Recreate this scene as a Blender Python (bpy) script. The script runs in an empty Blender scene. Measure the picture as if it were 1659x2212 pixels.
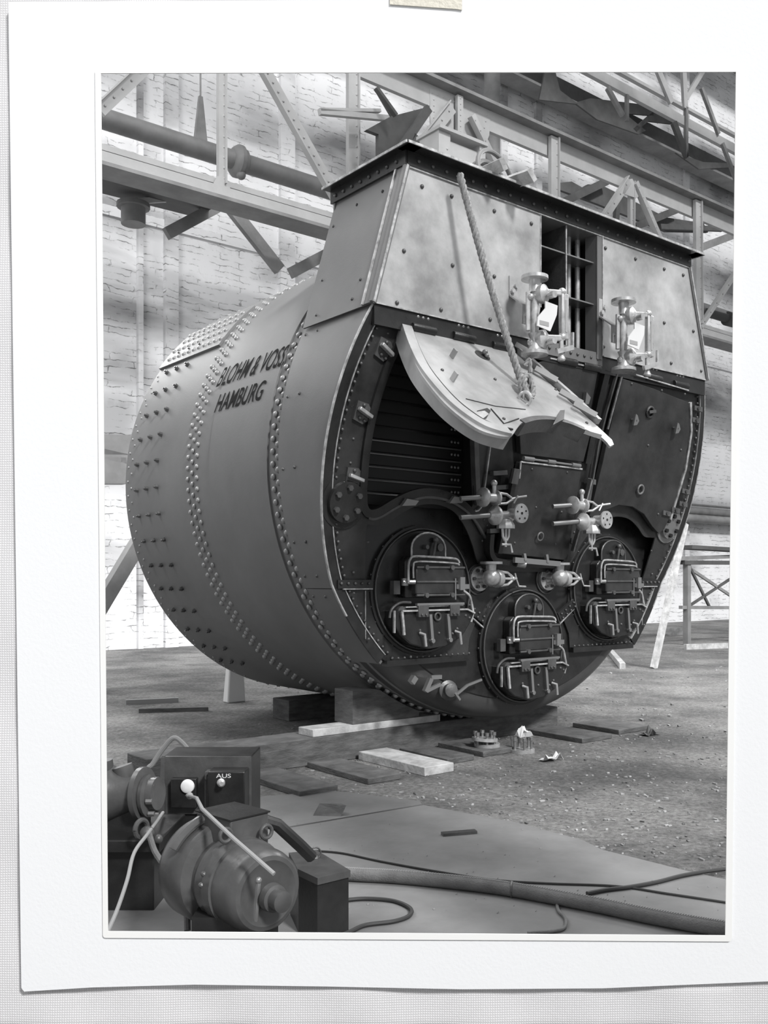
import bpy, math, random
from mathutils import Vector, Matrix
from mathutils.geometry import tessellate_polygon
random.seed(7)
SC = bpy.context.scene
COL = SC.collection
R = math.radians
PI = math.pi

# ------------------------------------------------------------------ camera
F = 2029.0; CXP = 903.0; HY = 1250.0; CAMZ = 1.6     # focal length and principal point in photograph pixels
cd = bpy.data.cameras.new('camera'); cam = bpy.data.objects.new('camera', cd); COL.objects.link(cam)
cam.location = (0, 0, CAMZ); cam.rotation_euler = (R(90), 0, 0)
cd.sensor_width = 36; cd.sensor_fit = 'AUTO'; cd.lens = F * 36 / 2212
cd.shift_x = -(CXP - 829.5) / 2212; cd.shift_y = (HY - 1106) / 2212
cd.clip_start = 0.05; cd.clip_end = 300
SC.camera = cam
SC.view_settings.view_transform = 'Standard'; SC.view_settings.look = 'None'
SC.view_settings.gamma = 1; SC.view_settings.use_curve_mapping = False
SC.view_settings.exposure = 0.0

# ------------------------------------------------------------------ world, sun, skylights, added fill lamps
w = bpy.data.worlds.new('daylight'); SC.world = w; w.use_nodes = True
bg = w.node_tree.nodes['Background']; bg.inputs[0].default_value = (0.96, 0.98, 1.0, 1); bg.inputs[1].default_value = 0.42
def sun(name, d, strength, angle):
    l = bpy.data.lights.new(name, 'SUN'); l.energy = strength; l.angle = R(angle)
    o = bpy.data.objects.new(name, l); COL.objects.link(o); o.location = (4, -2, 12)
    o.rotation_euler = Vector(d).to_track_quat('-Z', 'Y').to_euler(); return o
sun('sun', (-0.42, 0.62, -0.62), 3.3, 8)
def area(name, loc, target, size, power, sy=None):
    l = bpy.data.lights.new(name, 'AREA'); l.energy = power; l.size = size
    if sy: l.shape = 'RECTANGLE'; l.size_y = sy
    o = bpy.data.objects.new(name, l); COL.objects.link(o); o.location = loc
    o.rotation_euler = (Vector(target) - Vector(loc)).to_track_quat('-Z', 'Y').to_euler(); return o
area('roof_light', (7, 8, 14), (2, 10, 1), 6, 1100, 12)
area('left_roof_light', (-9, 9, 13), (-6, 18, 3), 5, 1100, 10)
area('ground_fill_left', (-6.2, 14.6, 7.0), (-3.8, 12.6, 0), 2.5, 260)  # added lamp without a real source, brightens the earth at left
area('ground_fill_right', (4.6, 13.0, 7), (3.9, 13.6, 0), 3, 520)  # added lamp without a real source, brightens the earth at right
area('mount_fill', (-2.4, -1.8, 5.0), (-.2, 3.2, 2.3), 3, 55)  # added lamp, no window here; grades the card mount from upper left

# ------------------------------------------------------------------ frames and picture geometry
CU = Vector((0.7698, 0.6383, 0)).normalized(); CV = Vector((-CU.y, CU.x, 0))
CF = Vector((1.353, 8.551, 0))
HALL = Matrix(((CU.x, CV.x, 0, CF.x), (CU.y, CV.y, 0, CF.y), (0, 0, 1, 0), (0, 0, 0, 1)))
HI = HALL.inverted(); WORLD = Matrix.Identity(4)
CAMH = HI @ Vector((0, 0, CAMZ))
def ray(px, py):
    return HI.to_3x3() @ Vector(((px - CXP) / F, 1, -(py - HY) / F))
class Plane:
    """a plane of the hall frame; .at() reads the point of the plane seen at a picture point"""
    def __init__(s, n, d): s.n = Vector(n); s.d = d; s.un = s.n.normalized() * (-1 if s.n.y > 0 else 1)
    def at(s, px, py):
        D = ray(px, py); k = (s.d - s.n.dot(CAMH)) / s.n.dot(D); return CAMH + D * k
    def sz(s, px, py): p = s.at(px, py); return (p.x, p.z)
    def pt(s, q, off=0.0):
        return Vector((q[0], (s.d - s.n.x * q[0] - s.n.z * q[1]) / s.n.y, q[1])) + s.un * off
def T(t): return Plane((0, 1, 0), t)
def onZ(px, py, z=0.0):
    D = ray(px, py); k = (z - CAMZ) / D.z; return CAMH + D * k
def W(px, py, z=0.0): return HALL @ onZ(px, py, z)          # point at height z in world axes
def WY(px, py, Y): return Vector(((px - CXP) / F * Y, Y, CAMZ - (py - HY) / F * Y))
RS, ZC = 2.38, 2.62
def onCyl(px, py, r=RS):
    D = ray(px, py); o = CAMH; a = D.x**2 + D.z**2; b = 2 * (o.x * D.x + (o.z - ZC) * D.z); c = o.x**2 + (o.z - ZC)**2 - r * r
    q = b * b - 4 * a * c
    k = (-b - math.sqrt(max(q, 0))) / (2 * a); return o + D * k
KS = 0.255
S = Plane((0, 1, KS), 0.02 + KS * 3.71)     # sloping smokebox front
FR = T(0.0)                                 # uptake front
B = T(0.60)                                 # boiler end plate
LV = T(0.57)                                # lower casing plates
DO = Plane((0, 1, -1.095), 0.05 - 1.095 * 3.6)   # the raised door

def spl(pts, n=6, closed=False):
    out = []; N = len(pts)
    rng = range(N if closed else N - 1)
    for i in rng:
        p = [Vector(pts[(i + k) % N] if closed else pts[min(max(i + k, 0), N - 1)]) for k in (-1, 0, 1, 2)]
        for j in range(n):
            t = j / n
            out.append(tuple(0.5 * ((2 * p[1]) + (p[2] - p[0]) * t + (2 * p[0] - 5 * p[1] + 4 * p[2] - p[3]) * t * t + (3 * p[1] - p[0] - 3 * p[2] + p[3]) * t**3)))
    if not closed: out.append(tuple(pts[-1]))
    return out

# ------------------------------------------------------------------ materials
def mat(name, base, rough=0.6, metal=0.0, var=0.0, vs=3.0, bump=0.0, bs=40.0, tint=(1, 1, 1), spec=0.5, vdark=None, aniso=None):
    m = bpy.data.materials.new(name); m.use_nodes = True; nt = m.node_tree; N = nt.nodes; L = nt.links
    b = N['Principled BSDF']; b.inputs['Roughness'].default_value = rough; b.inputs['Metallic'].default_value = metal
    b.inputs['Specular IOR Level'].default_value = spec
    c0 = [base * k for k in tint]; b.inputs['Base Color'].default_value = (*c0, 1)
    tc = N.new('ShaderNodeTexCoord')
    src = tc.outputs['Object']
    if aniso:
        mp = N.new('ShaderNodeMapping'); mp.inputs['Scale'].default_value = aniso; L.new(src, mp.inputs[0]); src = mp.outputs[0]
    if var:
        n = N.new('ShaderNodeTexNoise'); n.inputs['Scale'].default_value = vs; n.inputs['Detail'].default_value = 8; n.inputs['Roughness'].default_value = 0.62
        L.new(src, n.inputs['Vector'])
        r = N.new('ShaderNodeValToRGB'); r.color_ramp.elements[0].position = 0.36; r.color_ramp.elements[1].position = 0.66
        lo = vdark if vdark is not None else max(base * (1 - var), 0.0)
        r.color_ramp.elements[0].color = (*[lo * k for k in tint], 1); r.color_ramp.elements[1].color = (*[base * (1 + var * .5) * k for k in tint], 1)
        L.new(n.outputs['Fac'], r.inputs[0]); L.new(r.outputs[0], b.inputs['Base Color'])
        rr = N.new('ShaderNodeMapRange'); rr.inputs['To Min'].default_value = max(rough - .12, .05); rr.inputs['To Max'].default_value = min(rough + .12, 1)
        L.new(n.outputs['Fac'], rr.inputs['Value']); L.new(rr.outputs[0], b.inputs['Roughness'])
    if bump:
        n2 = N.new('ShaderNodeTexNoise'); n2.inputs['Scale'].default_value = bs; n2.inputs['Detail'].default_value = 6
        L.new(src, n2.inputs['Vector'])
        bm = N.new('ShaderNodeBump'); bm.inputs['Strength'].default_value = bump; bm.inputs['Distance'].default_value = 0.02
        L.new(n2.outputs['Fac'], bm.inputs['Height']); L.new(bm.outputs[0], b.inputs['Normal'])
    return m
M = {}
M['shell'] = mat('grey_boiler_paint', 0.19, 0.55, 0.0, 0.16, 0.9, 0.05, 60, spec=.3)
M['rivet'] = mat('rivet_steel', 0.34, 0.33, 0.3)
M['casing'] = mat('dark_grey_casing_paint', 0.15, 0.45, 0, 0.15, 1.5, 0.04, 70)
M['uptake'] = mat('bare_sheet_steel', 0.46, 0.38, 0.2, 0.45, 1.5, 0.05, 35)
M['black'] = mat('black_lacquer_paint', 0.022, 0.3, 0, 0.35, 5, 0.06, 60)
M['black2'] = mat('worn_black_paint', 0.036, 0.4, 0, 0.5, 3, 0.05, 60)
M['rim'] = mat('shaded_flange_grey', 0.06, 0.38, 0, 0.2, 2, .04, 60)  # darker than the shell: underside shade put into the flange colour
M['deep'] = mat('recess_black', 0.012, 0.6)  # near-black that puts the darkness of openings and holes into the colour
M['edge'] = mat('worn_bright_edge', 0.5, 0.4, 0.3, 0.5, 14)
M['door'] = mat('raised_door_sheet', 0.4, 0.36, 0.2, 0.35, 2.2, 0.05, 40, aniso=(1, 1, .5))
M['bright'] = mat('machined_bright_metal', 0.62, 0.3, 0.55, 0.25, 12)
M['tube'] = mat('tube_steel', 0.3, 0.3, 0.6)
M['iron'] = mat('cast_iron', 0.11, 0.4, 0.3, 0.3, 6, 0.1, 50)
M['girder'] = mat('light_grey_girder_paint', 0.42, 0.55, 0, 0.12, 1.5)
M['girderd'] = mat('dark_girder_paint', 0.09, 0.7, 0, 0.3, 2)  # darkest of the girder greys
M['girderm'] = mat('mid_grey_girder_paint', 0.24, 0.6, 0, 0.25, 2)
M['pipe'] = mat('grey_pipe', 0.2, 0.5, 0, 0.2, 2)
M['wood'] = mat('old_grey_timber', 0.12, 0.8, 0, 0.45, 5, 0.35, 30, aniso=(1, 1, 4))
M['woodl'] = mat('pale_sawn_timber', 0.5, 0.75, 0, 0.35, 7, 0.3, 30)
M['paper'] = mat('white_card_paint', 0.66, 0.7)
M['glass'] = mat('gauge_glass', 0.35, 0.12, 0.0)
M['rope'] = mat('hemp_rope', 0.3, 0.9, 0, 0.4, 30)
M['letter'] = mat('dark_lettering_paint', 0.02, 0.9, spec=.1)
M['motor'] = mat('motor_grey_enamel', 0.10, 0.32, 0.15, 0.3, 5, 0.04, 60)
M['motord'] = mat('motor_dark_enamel', 0.022, 0.35, 0.1, 0.35, 6, 0.05, 60)
M['hose'] = mat('canvas_hose', 0.16, 0.75, 0, 0.25, 10, 0.3, 120)
M['cable'] = mat('dark_rubber_cable', 0.03, 0.6)
M['cord'] = mat('pale_cotton_cord', 0.3, 0.8)
M['plate'] = mat('dusty_steel_floor_plate', 0.2, 0.62, 0, 0.28, 1.2, 0.12, 25)
M['porcelain'] = mat('white_porcelain', 0.85, 0.25)
M['white'] = mat('white_card', 0.86, 0.85, tint=(0.985, 0.99, 1.0), bump=0.05, bs=90)
M['cream'] = mat('cream_white_photo_paper', 0.87, 0.6, tint=(1, 0.995, 0.975))
M['tape'] = mat('masking_tape', 0.72, 0.6, tint=(1, 0.95, 0.82), bump=0.3, bs=60)

def cloth_mat():
    m = bpy.data.materials.new('white_woven_linen'); m.use_nodes = True; nt = m.node_tree; N = nt.nodes; L = nt.links
    b = N['Principled BSDF']; b.inputs['Roughness'].default_value = 0.95
    tc = N.new('ShaderNodeTexCoord')
    def wave(axis):
        wv = N.new('ShaderNodeTexWave'); wv.bands_direction = axis; wv.inputs['Scale'].default_value = 38; wv.inputs['Distortion'].default_value = 1.2
        wv.inputs['Detail Scale'].default_value = 5; L.new(tc.outputs['Object'], wv.inputs['Vector']); return wv.outputs['Fac']
    mul = N.new('ShaderNodeMath'); mul.operation = 'MULTIPLY'; L.new(wave('X'), mul.inputs[0]); L.new(wave('Z'), mul.inputs[1])
    r = N.new('ShaderNodeValToRGB'); r.color_ramp.elements[0].color = (0.63, 0.62, 0.625, 1); r.color_ramp.elements[1].color = (0.82, 0.81, 0.82, 1); r.color_ramp.elements[1].position = .6
    L.new(mul.outputs[0], r.inputs[0]); L.new(r.outputs[0], b.inputs['Base Color'])
    bm = N.new('ShaderNodeBump'); bm.inputs['Strength'].default_value = .4; bm.inputs['Distance'].default_value = .003
    L.new(mul.outputs[0], bm.inputs['Height']); L.new(bm.outputs[0], b.inputs['Normal'])
    return m
M['cloth'] = cloth_mat()

def wall_mat():
    m = bpy.data.materials.new('whitewashed_brick'); m.use_nodes = True; nt = m.node_tree; N = nt.nodes; L = nt.links
    b = N['Principled BSDF']; b.inputs['Roughness'].default_value = 0.9
    tc = N.new('ShaderNodeTexCoord'); sp = N.new('ShaderNodeSeparateXYZ'); L.new(tc.outputs['Object'], sp.inputs[0])
    cb = N.new('ShaderNodeCombineXYZ'); L.new(sp.outputs['X'], cb.inputs['X']); L.new(sp.outputs['Z'], cb.inputs['Y'])
    nz = N.new('ShaderNodeTexNoise'); nz.inputs['Scale'].default_value = 3.5; nz.inputs['Detail'].default_value = 4; L.new(cb.outputs[0], nz.inputs['Vector'])
    mx = N.new('ShaderNodeVectorMath'); mx.operation = 'MULTIPLY_ADD'; L.new(nz.outputs['Color'], mx.inputs[0]); mx.inputs[1].default_value = (.3, .17, 0); L.new(cb.outputs[0], mx.inputs[2])
    br = N.new('ShaderNodeTexBrick'); L.new(mx.outputs[0], br.inputs['Vector'])
    br.inputs['Scale'].default_value = 1; br.inputs['Brick Width'].default_value = 1.1; br.inputs['Row Height'].default_value = .15
    br.inputs['Mortar Size'].default_value = .012; br.inputs['Mortar Smooth'].default_value = .5; br.inputs['Bias'].default_value = 0
    br.inputs['Color1'].default_value = (1, 1, 1, 1); br.inputs['Color2'].default_value = (.86, .86, .86, 1); br.inputs['Mortar'].default_value = (.34, .34, .34, 1)
    n3 = N.new('ShaderNodeTexNoise'); n3.inputs['Scale'].default_value = 2.4; n3.inputs['Detail'].default_value = 7; n3.inputs['Roughness'].default_value = .7; L.new(cb.outputs[0], n3.inputs['Vector'])
    r3 = N.new('ShaderNodeValToRGB'); r3.color_ramp.elements[0].position = .47; r3.color_ramp.elements[1].position = .6; L.new(n3.outputs['Fac'], r3.inputs[0])
    m1 = N.new('ShaderNodeMixRGB'); L.new(r3.outputs[0], m1.inputs['Fac']); L.new(br.outputs['Color'], m1.inputs[2]); m1.inputs[1].default_value = (.97, .97, .97, 1)
    # soft diagonal patches of sun and shade painted into the whitewash colour
    mp = N.new('ShaderNodeMapping'); mp.inputs['Rotation'].default_value = (0, 0, R(-32)); mp.inputs['Scale'].default_value = (.13, .42, 1); L.new(cb.outputs[0], mp.inputs[0])
    n4 = N.new('ShaderNodeTexNoise'); n4.inputs['Scale'].default_value = 1.15; n4.inputs['Detail'].default_value = 5; n4.inputs['Distortion'].default_value = .4; L.new(mp.outputs[0], n4.inputs['Vector'])
    r4 = N.new('ShaderNodeValToRGB'); r4.color_ramp.elements[0].position = .34; r4.color_ramp.elements[0].color = (.25, .25, .255, 1)
    r4.color_ramp.elements[1].position = .52; r4.color_ramp.elements[1].color = (.8, .8, .81, 1); L.new(n4.outputs['Fac'], r4.inputs[0])
    m2 = N.new('ShaderNodeMixRGB'); m2.blend_type = 'MULTIPLY'; m2.inputs['Fac'].default_value = 1; L.new(m1.outputs[0], m2.inputs[1]); L.new(r4.outputs[0], m2.inputs[2])
    L.new(m2.outputs[0], b.inputs['Base Color'])
    bm = N.new('ShaderNodeBump'); bm.inputs['Strength'].default_value = .6; bm.inputs['Distance'].default_value = .03; L.new(m1.outputs[0], bm.inputs['Height']); L.new(bm.outputs[0], b.inputs['Normal'])
    return m
M['wall'] = wall_mat()

def floor_mat():
    m = bpy.data.materials.new('trodden_earth'); m.use_nodes = True; nt = m.node_tree; N = nt.nodes; L = nt.links
    b = N['Principled BSDF']; b.inputs['Roughness'].default_value = 0.95
    tc = N.new('ShaderNodeTexCoord')
    n = N.new('ShaderNodeTexNoise'); n.inputs['Scale'].default_value = .8; n.inputs['Detail'].default_value = 10; n.inputs['Roughness'].default_value = .7; L.new(tc.outputs['Object'], n.inputs['Vector'])
    r = N.new('ShaderNodeValToRGB'); r.color_ramp.elements[0].position = .38; r.color_ramp.elements[0].color = (.12, .12, .12, 1); r.color_ramp.elements[1].position = .62; r.color_ramp.elements[1].color = (.30, .297, .292, 1)
    L.new(n.outputs['Fac'], r.inputs[0])
    n2 = N.new('ShaderNodeTexNoise'); n2.inputs['Scale'].default_value = 26; n2.inputs['Detail'].default_value = 8; n2.inputs['Roughness'].default_value = .8; L.new(tc.outputs['Object'], n2.inputs['Vector'])
    r2 = N.new('ShaderNodeValToRGB'); r2.color_ramp.elements[0].position = .35; r2.color_ramp.elements[0].color = (.45, .45, .45, 1); r2.color_ramp.elements[1].position = .7; r2.color_ramp.elements[1].color = (1.7, 1.7, 1.7, 1)
    L.new(n2.outputs['Fac'], r2.inputs[0])
    mm = N.new('ShaderNodeMixRGB'); mm.blend_type = 'MULTIPLY'; mm.inputs['Fac'].default_value = 1; L.new(r.outputs[0], mm.inputs[1]); L.new(r2.outputs[0], mm.inputs[2]); L.new(mm.outputs[0], b.inputs['Base Color'])
    bm = N.new('ShaderNodeBump'); bm.inputs['Strength'].default_value = .8; bm.inputs['Distance'].default_value = .04; L.new(n2.outputs['Fac'], bm.inputs['Height']); L.new(bm.outputs[0], b.inputs['Normal'])
    return m
M['floor'] = floor_mat()

# ------------------------------------------------------------------ mesh building
class MB:
    def __init__(s): s.v = []; s.f = []
    def add(s, vs, fs):
        o = len(s.v); s.v += [Vector(q) for q in vs]; s.f += [tuple(i + o for i in f) for f in fs]; return s
    def hexa(s, c):     # 8 corners: bottom 4 then top 4
        return s.add(c, [(0, 3, 2, 1), (4, 5, 6, 7), (0, 1, 5, 4), (1, 2, 6, 5), (2, 3, 7, 6), (3, 0, 4, 7)])
    def box(s, a, b):
        (x0, y0, z0), (x1, y1, z1) = a, b
        return s.hexa([(x0, y0, z0), (x1, y0, z0), (x1, y1, z0), (x0, y1, z0), (x0, y0, z1), (x1, y0, z1), (x1, y1, z1), (x0, y1, z1)])
    def bar(s, p, q, w, d, up=(0, 1, 0)):
        p = Vector(p); q = Vector(q); a = (q - p).normalized(); u = Vector(up); sd = a.cross(u)
        if sd.length < 1e-4: sd = a.cross(Vector((1, 0, 0)))
        sd.normalize(); u = sd.cross(a).normalized(); sd = sd * w / 2; u = u * d / 2
        return s.hexa([p - sd - u, p + sd - u, p + sd + u, p - sd + u, q - sd - u, q + sd - u, q + sd + u, q - sd + u])
    def tube(s, pts, r, n=10, cap=True):
        pts = [Vector(q) for q in pts]; N = len(pts); rs = r if isinstance(r, (list, tuple)) else [r] * N
        o = len(s.v); prev = None
        for i, p in enumerate(pts):
            a = (pts[min(i + 1, N - 1)] - pts[max(i - 1, 0)]).normalized()
            if prev is None:
                x = a.cross(Vector((0, 0, 1)));
                if x.length < .1: x = a.cross(Vector((1, 0, 0)))
            else: x = prev - a * prev.dot(a)
            x.normalize(); prev = x; y = a.cross(x)
            for k in range(n): s.v.append(p + (x * math.cos(2 * PI * k / n) + y * math.sin(2 * PI * k / n)) * rs[i])
        for i in range(N - 1):
            for k in range(n):
                k2 = (k + 1) % n; s.f.append((o + i * n + k, o + i * n + k2, o + (i + 1) * n + k2, o + (i + 1) * n + k))
        if cap: s.f.append(tuple(o + k for k in range(n))[::-1]); s.f.append(tuple(o + (N - 1) * n + k for k in range(n)))
        return s
    def cyl(s, p, q, r, n=20, r2=None): return s.tube([p, q], [r, r if r2 is None else r2], n)
    def lathe(s, p, axis, prof, n=24):   # prof: (distance along axis, radius)
        p = Vector(p); a = Vector(axis).normalized(); x = a.cross(Vector((0, 0, 1)))
        if x.length < .1: x = a.cross(Vector((1, 0, 0)))
        x.normalize(); y = a.cross(x); o = len(s.v); m = len(prof)
        for h, r in prof:
            for k in range(n): s.v.append(p + a * h + (x * math.cos(2 * PI * k / n) + y * math.sin(2 * PI * k / n)) * max(r, 1e-4))
        for i in range(m - 1):
            for k in range(n):
                k2 = (k + 1) % n; s.f.append((o + i * n + k, o + i * n + k2, o + (i + 1) * n + k2, o + (i + 1) * n + k))
        s.f.append(tuple(o + k for k in range(n))[::-1]); s.f.append(tuple(o + (m - 1) * n + k for k in range(n)))
        return s
    def torus(s, c, axis, r1, r2, n=24, a0=0, a1=2 * PI, m=8):
        a = Vector(axis).normalized(); x = a.cross(Vector((0, 0, 1)))
        if x.length < .1: x = a.cross(Vector((1, 0, 0)))
        x.normalize(); y = a.cross(x)
        pts = [Vector(c) + (x * math.cos(a0 + (a1 - a0) * k / n) + y * math.sin(a0 + (a1 - a0) * k / n)) * r1 for k in range(n + 1)]
        return s.tube(pts, r2, m)
    def ball(s, c, r, n=12): return s.lathe(Vector(c) - Vector((0, 0, r)), (0, 0, 1), [(r - r * math.cos(PI * k / 8), r * math.sin(PI * k / 8)) for k in range(9)], n)
    def dome(s, p, nrm, r, h, n=8): return s.lathe(p, nrm, [(0, r), (h * .55, r * .82), (h * .9, r * .45), (h, r * .08)], n)
    def prism(s, loops, fa, fb):         # loops: 2-D outlines, the first outer; fa / fb give front and back points
        if len(loops) and not isinstance(loops[0][0], (tuple, list, Vector)): loops = [loops]
        tri = tessellate_polygon([[Vector((q[0], q[1], 0)) for q in lp] for lp in loops])
        flat = [q for lp in loops for q in lp]; n = len(flat); o = len(s.v)
        s.v += [fa(q) for q in flat] + [fb(q) for q in flat]
        for t in tri: s.f.append(tuple(o + i for i in t)); s.f.append(tuple(o + n + i for i in t)[::-1])
        k = o
        for lp in loops:
            m = len(lp)
            for i in range(m): j = (i + 1) % m; s.f.append((k + i, k + j, k + j + n, k + i + n))
            k += m
        return s
    def plate(s, loops, pl, off=0.0, th=0.012):
        return s.prism(loops, lambda q: pl.pt(q, off), lambda q: pl.pt(q, off - th))
    def platepx(s, loops, pl, off=0.0, th=0.012):
        if not isinstance(loops[0][0], (tuple, list)): loops = [loops]
        return s.plate([[pl.sz(*q) for q in lp] for lp in loops], pl, off, th)

WM = {}
def tags(o, label=None, cat=None, group=None, kind=None):
    if label: o['label'] = label
    if cat: o['category'] = cat
    if group: o['group'] = group
    if kind: o['kind'] = kind
    return o
def build(name, mb, m, parent=None, frame=HALL, label=None, cat=None, group=None, kind=None, sharp=35, smooth=True, bevel=0):
    vs = [frame @ q for q in mb.v]
    if parent is not None: mw = WM[parent.name]
    else:
        xs = [q.x for q in vs]; ys = [q.y for q in vs]; zs = [q.z for q in vs]
        mw = Matrix.Translation(((min(xs) + max(xs)) / 2, (min(ys) + max(ys)) / 2, min(zs)))
        if frame is HALL: mw = mw @ HALL.to_3x3().to_4x4()
    inv = mw.inverted()
    me = bpy.data.meshes.new(name); me.from_pydata([inv @ q for q in vs], [], mb.f); me.update()
    import bmesh
    bm = bmesh.new(); bm.from_mesh(me); bmesh.ops.recalc_face_normals(bm, faces=bm.faces); bm.to_mesh(me); bm.free()
    me.materials.append(M[m] if isinstance(m, str) else m)
    if smooth: me.shade_smooth(); me.set_sharp_from_angle(angle=R(sharp))
    o = bpy.data.objects.new(name, me); COL.objects.link(o)
    if parent is not None: o.parent = parent
    else: o.matrix_world = mw
    WM[o.name] = mw
    if bevel:
        bv = o.modifiers.new('bevel', 'BEVEL'); bv.width = bevel; bv.segments = 2; bv.limit_method = 'ANGLE'
    return tags(o, label, cat, group, kind)
def thing(name, loc, label, cat, group=None, frame=HALL, rot=True):
    o = bpy.data.objects.new(name, None); COL.objects.link(o)
    mw = Matrix.Translation(frame @ Vector(loc))
    if frame is HALL and rot: mw = mw @ HALL.to_3x3().to_4x4()
    o.matrix_world = mw; WM[o.name] = mw; o.empty_display_size = .1
    return tags(o, label, cat, group)

# ================================================================== THE SETTING
fl = MB().add([(-22, 1.5, 0), (34, 1.5, 0), (34, 52, 0), (-22, 52, 0), (-22, 1.5, -.3), (34, 1.5, -.3), (34, 52, -.3), (-22, 52, -.3)],
              [(0, 1, 2, 3), (4, 7, 6, 5), (0, 4, 5, 1), (1, 5, 6, 2), (2, 6, 7, 3), (3, 7, 4, 0)])
build('floor', fl, 'floor', frame=WORLD, kind='structure')
TW = 14.91
build('wall_back', MB().box((-14, TW, 0), (34, TW + .5, 24)), 'wall', kind='structure')
tr = MB()
for px, wd in ((367, .33), (617, .42), (300, .12)):                    # pilaster strips on the wall
    s0 = T(TW).sz(px, 500)[0]; tr.box((s0 - wd / 2, TW - .12, 0), (s0 + wd / 2, TW, 24))
for px in (1085, 1160, 1480):
    s0 = T(TW).sz(px, 500)[0]; tr.box((s0 - .14, TW - .1, 0), (s0 + .14, TW, 24))
build('trim_1', tr, 'wall', kind='structure')
tr = MB()
z0 = T(TW).sz(470, 525)[1]; tr.box((-14, TW - .05, z0), (34, TW, z0 + .22))
build('trim_2', tr, 'wall', kind='structure')
tr = MB()
for t_ in (14.0, 9.2, 4.4, -.4, -5.2): tr.box((-14, t_ - 1.0, 21.6), (34, t_ + 1.0, 21.8))      # added unseen roof bands, spaced to throw soft stripes on the wall
for s_ in range(-14, 36, 6): tr.box((s_ - .12, -6.5, 21.3), (s_ + .12, TW, 21.6))
build('shade_ceiling', tr, 'girderm', kind='structure')

# ================================================================== PRINT MOUNT (card, paper margin, tape, linen)
def sheet(outer, hole, Y, th):
    conv = lambda pts: [(WY(a, b, Y).x, WY(a, b, Y).z) for a, b in pts]
    return MB().prism([conv(outer)] + ([conv(hole)] if hole else []), lambda q: Vector((q[0], Y, q[1])), lambda q: Vector((q[0], Y + th, q[1])))
YM = 3.2
def rnd(c, r=7):     # rounded corners
    out = []
    for i, p in enumerate(c):
        a = Vector(c[i - 1]) - Vector(p); b = Vector(c[(i + 1) % len(c)]) - Vector(p); a.normalize(); b.normalize()
        for k in range(5):
            t = k / 4; out.append(tuple(Vector(p) + a * r * (1 - t) ** 2 + b * r * t ** 2))
    return out
build('paper_margin', sheet(rnd([(205, 148), (1600, 141), (1581, 2034), (222, 2026)]), [(218, 158), (1590, 155), (1567, 2021), (233, 2012)], YM, .004), 'cream', frame=WORLD,
      label='narrow cream-white paper margin of the print, lying on the white card mount', cat='paper margin', smooth=False)
mo = [(18, 4), (700, 0), (1760, -4), (1760, 2118), (1659, 2120), (1300, 2135), (1000, 2137), (700, 2131), (420, 2127), (200, 2133), (52, 2142), (46, 2134), (30, 900)]
build('card_mount', sheet(mo, [(214, 154), (1594, 151), (1571, 2026), (229, 2017)], YM + .006, .012), 'white', frame=WORLD,
      label='large white card mount around the boiler picture, lying on linen cloth', cat='card mount', smooth=False)
build('masking_tape', sheet([(842, -60), (998, -60), (998, 21), (985, 19), (842, 9)], None, YM, .004), 'tape', frame=WORLD,
      label='short strip of beige masking tape across the top edge of the card mount', cat='tape', smooth=False)
cl = MB(); nx, nz = 60, 50; YC = YM + .035
def clp(x, z):
    d = .006 * math.sin(x * 7 + z * 3) * math.sin(z * 5 - x * 2) + .004 * math.sin(x * 17 + z * 11)
    return Vector((x, YC + d, z))
x0, x1, z0, z1 = -2.3, 2.2, 0.0, 4.3
hx0, hx1, hz0, hz1 = WY(190, 0, YM).x, WY(1610, 0, YM).x, WY(0, 2060, YM).z, WY(0, 120, YM).z
vid = {}
for j in range(nz + 1):
    for i in range(nx + 1): vid[i, j] = len(cl.v); cl.v.append(clp(x0 + (x1 - x0) * i / nx, z0 + (z1 - z0) * j / nz))
for j in range(nz):
    for i in range(nx):
        xa = x0 + (x1 - x0) * i / nx; xb = x0 + (x1 - x0) * (i + 1) / nx; za = z0 + (z1 - z0) * j / nz; zb = z0 + (z1 - z0) * (j + 1) / nz
        if xb > hx0 - .02 and xa < hx1 + .02 and zb > hz0 - .02 and za < hz1 + .02: continue
        cl.f.append((vid[i, j], vid[i + 1, j], vid[i + 1, j + 1], vid[i, j + 1]))
co = build('linen_cloth', cl, 'cloth', frame=WORLD, label='white woven linen cloth behind the card mount, seen along its edges', cat='cloth')
sm = co.modifiers.new('thickness', 'SOLIDIFY'); sm.thickness = .004

# ================================================================== CRANE RUNWAY TRUSS
TT = 9.5
def barpx(mb, p, q, t, w, d=.12): a = T(t).at(*p); b = T(t).at(*q); mb.bar(a, b, w, d); return a, b
def studs(mb, a, b, n, t_off, r=.022, side=0.0):
    a = Vector(a); b = Vector(b); sd = (b - a).cross(Vector((0, 1, 0))).normalized() * side
    for i in range(n): mb.dome(a.lerp(b, (i + .5) / n) + sd + Vector((0, t_off, 0)), (0, -1, 0), r, r * .7, 6)
tz = lambda px, py: T(TT).sz(px, py)
zt0, zt1 = tz(1190, 342)[1], tz(1190, 300)[1]
truss = thing('crane_runway_truss', (4, TT, 0), 'light grey riveted crane runway truss spanning behind the boiler', 'girder')
build('upper_chord', MB().box((-6, TT - .05, zt0), (30, TT + .05, zt1)), 'girder', truss)
build('chord_flange', MB().box((-6, TT - .32, zt1), (30, TT + .3, zt1 + .07)), 'girderm', truss)
lz = tz(720, 497)[1]
mb = MB().box((-9, TT - .12, lz + .18), (30, TT + .12, lz + .28)).box((-9, TT - .2, lz - .03), (30, TT - .1, lz + .13)).box((-9, TT - .05, lz - .02), (30, TT + .02, lz + .2))
build('lower_chord', mb, 'girder', truss)
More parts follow.
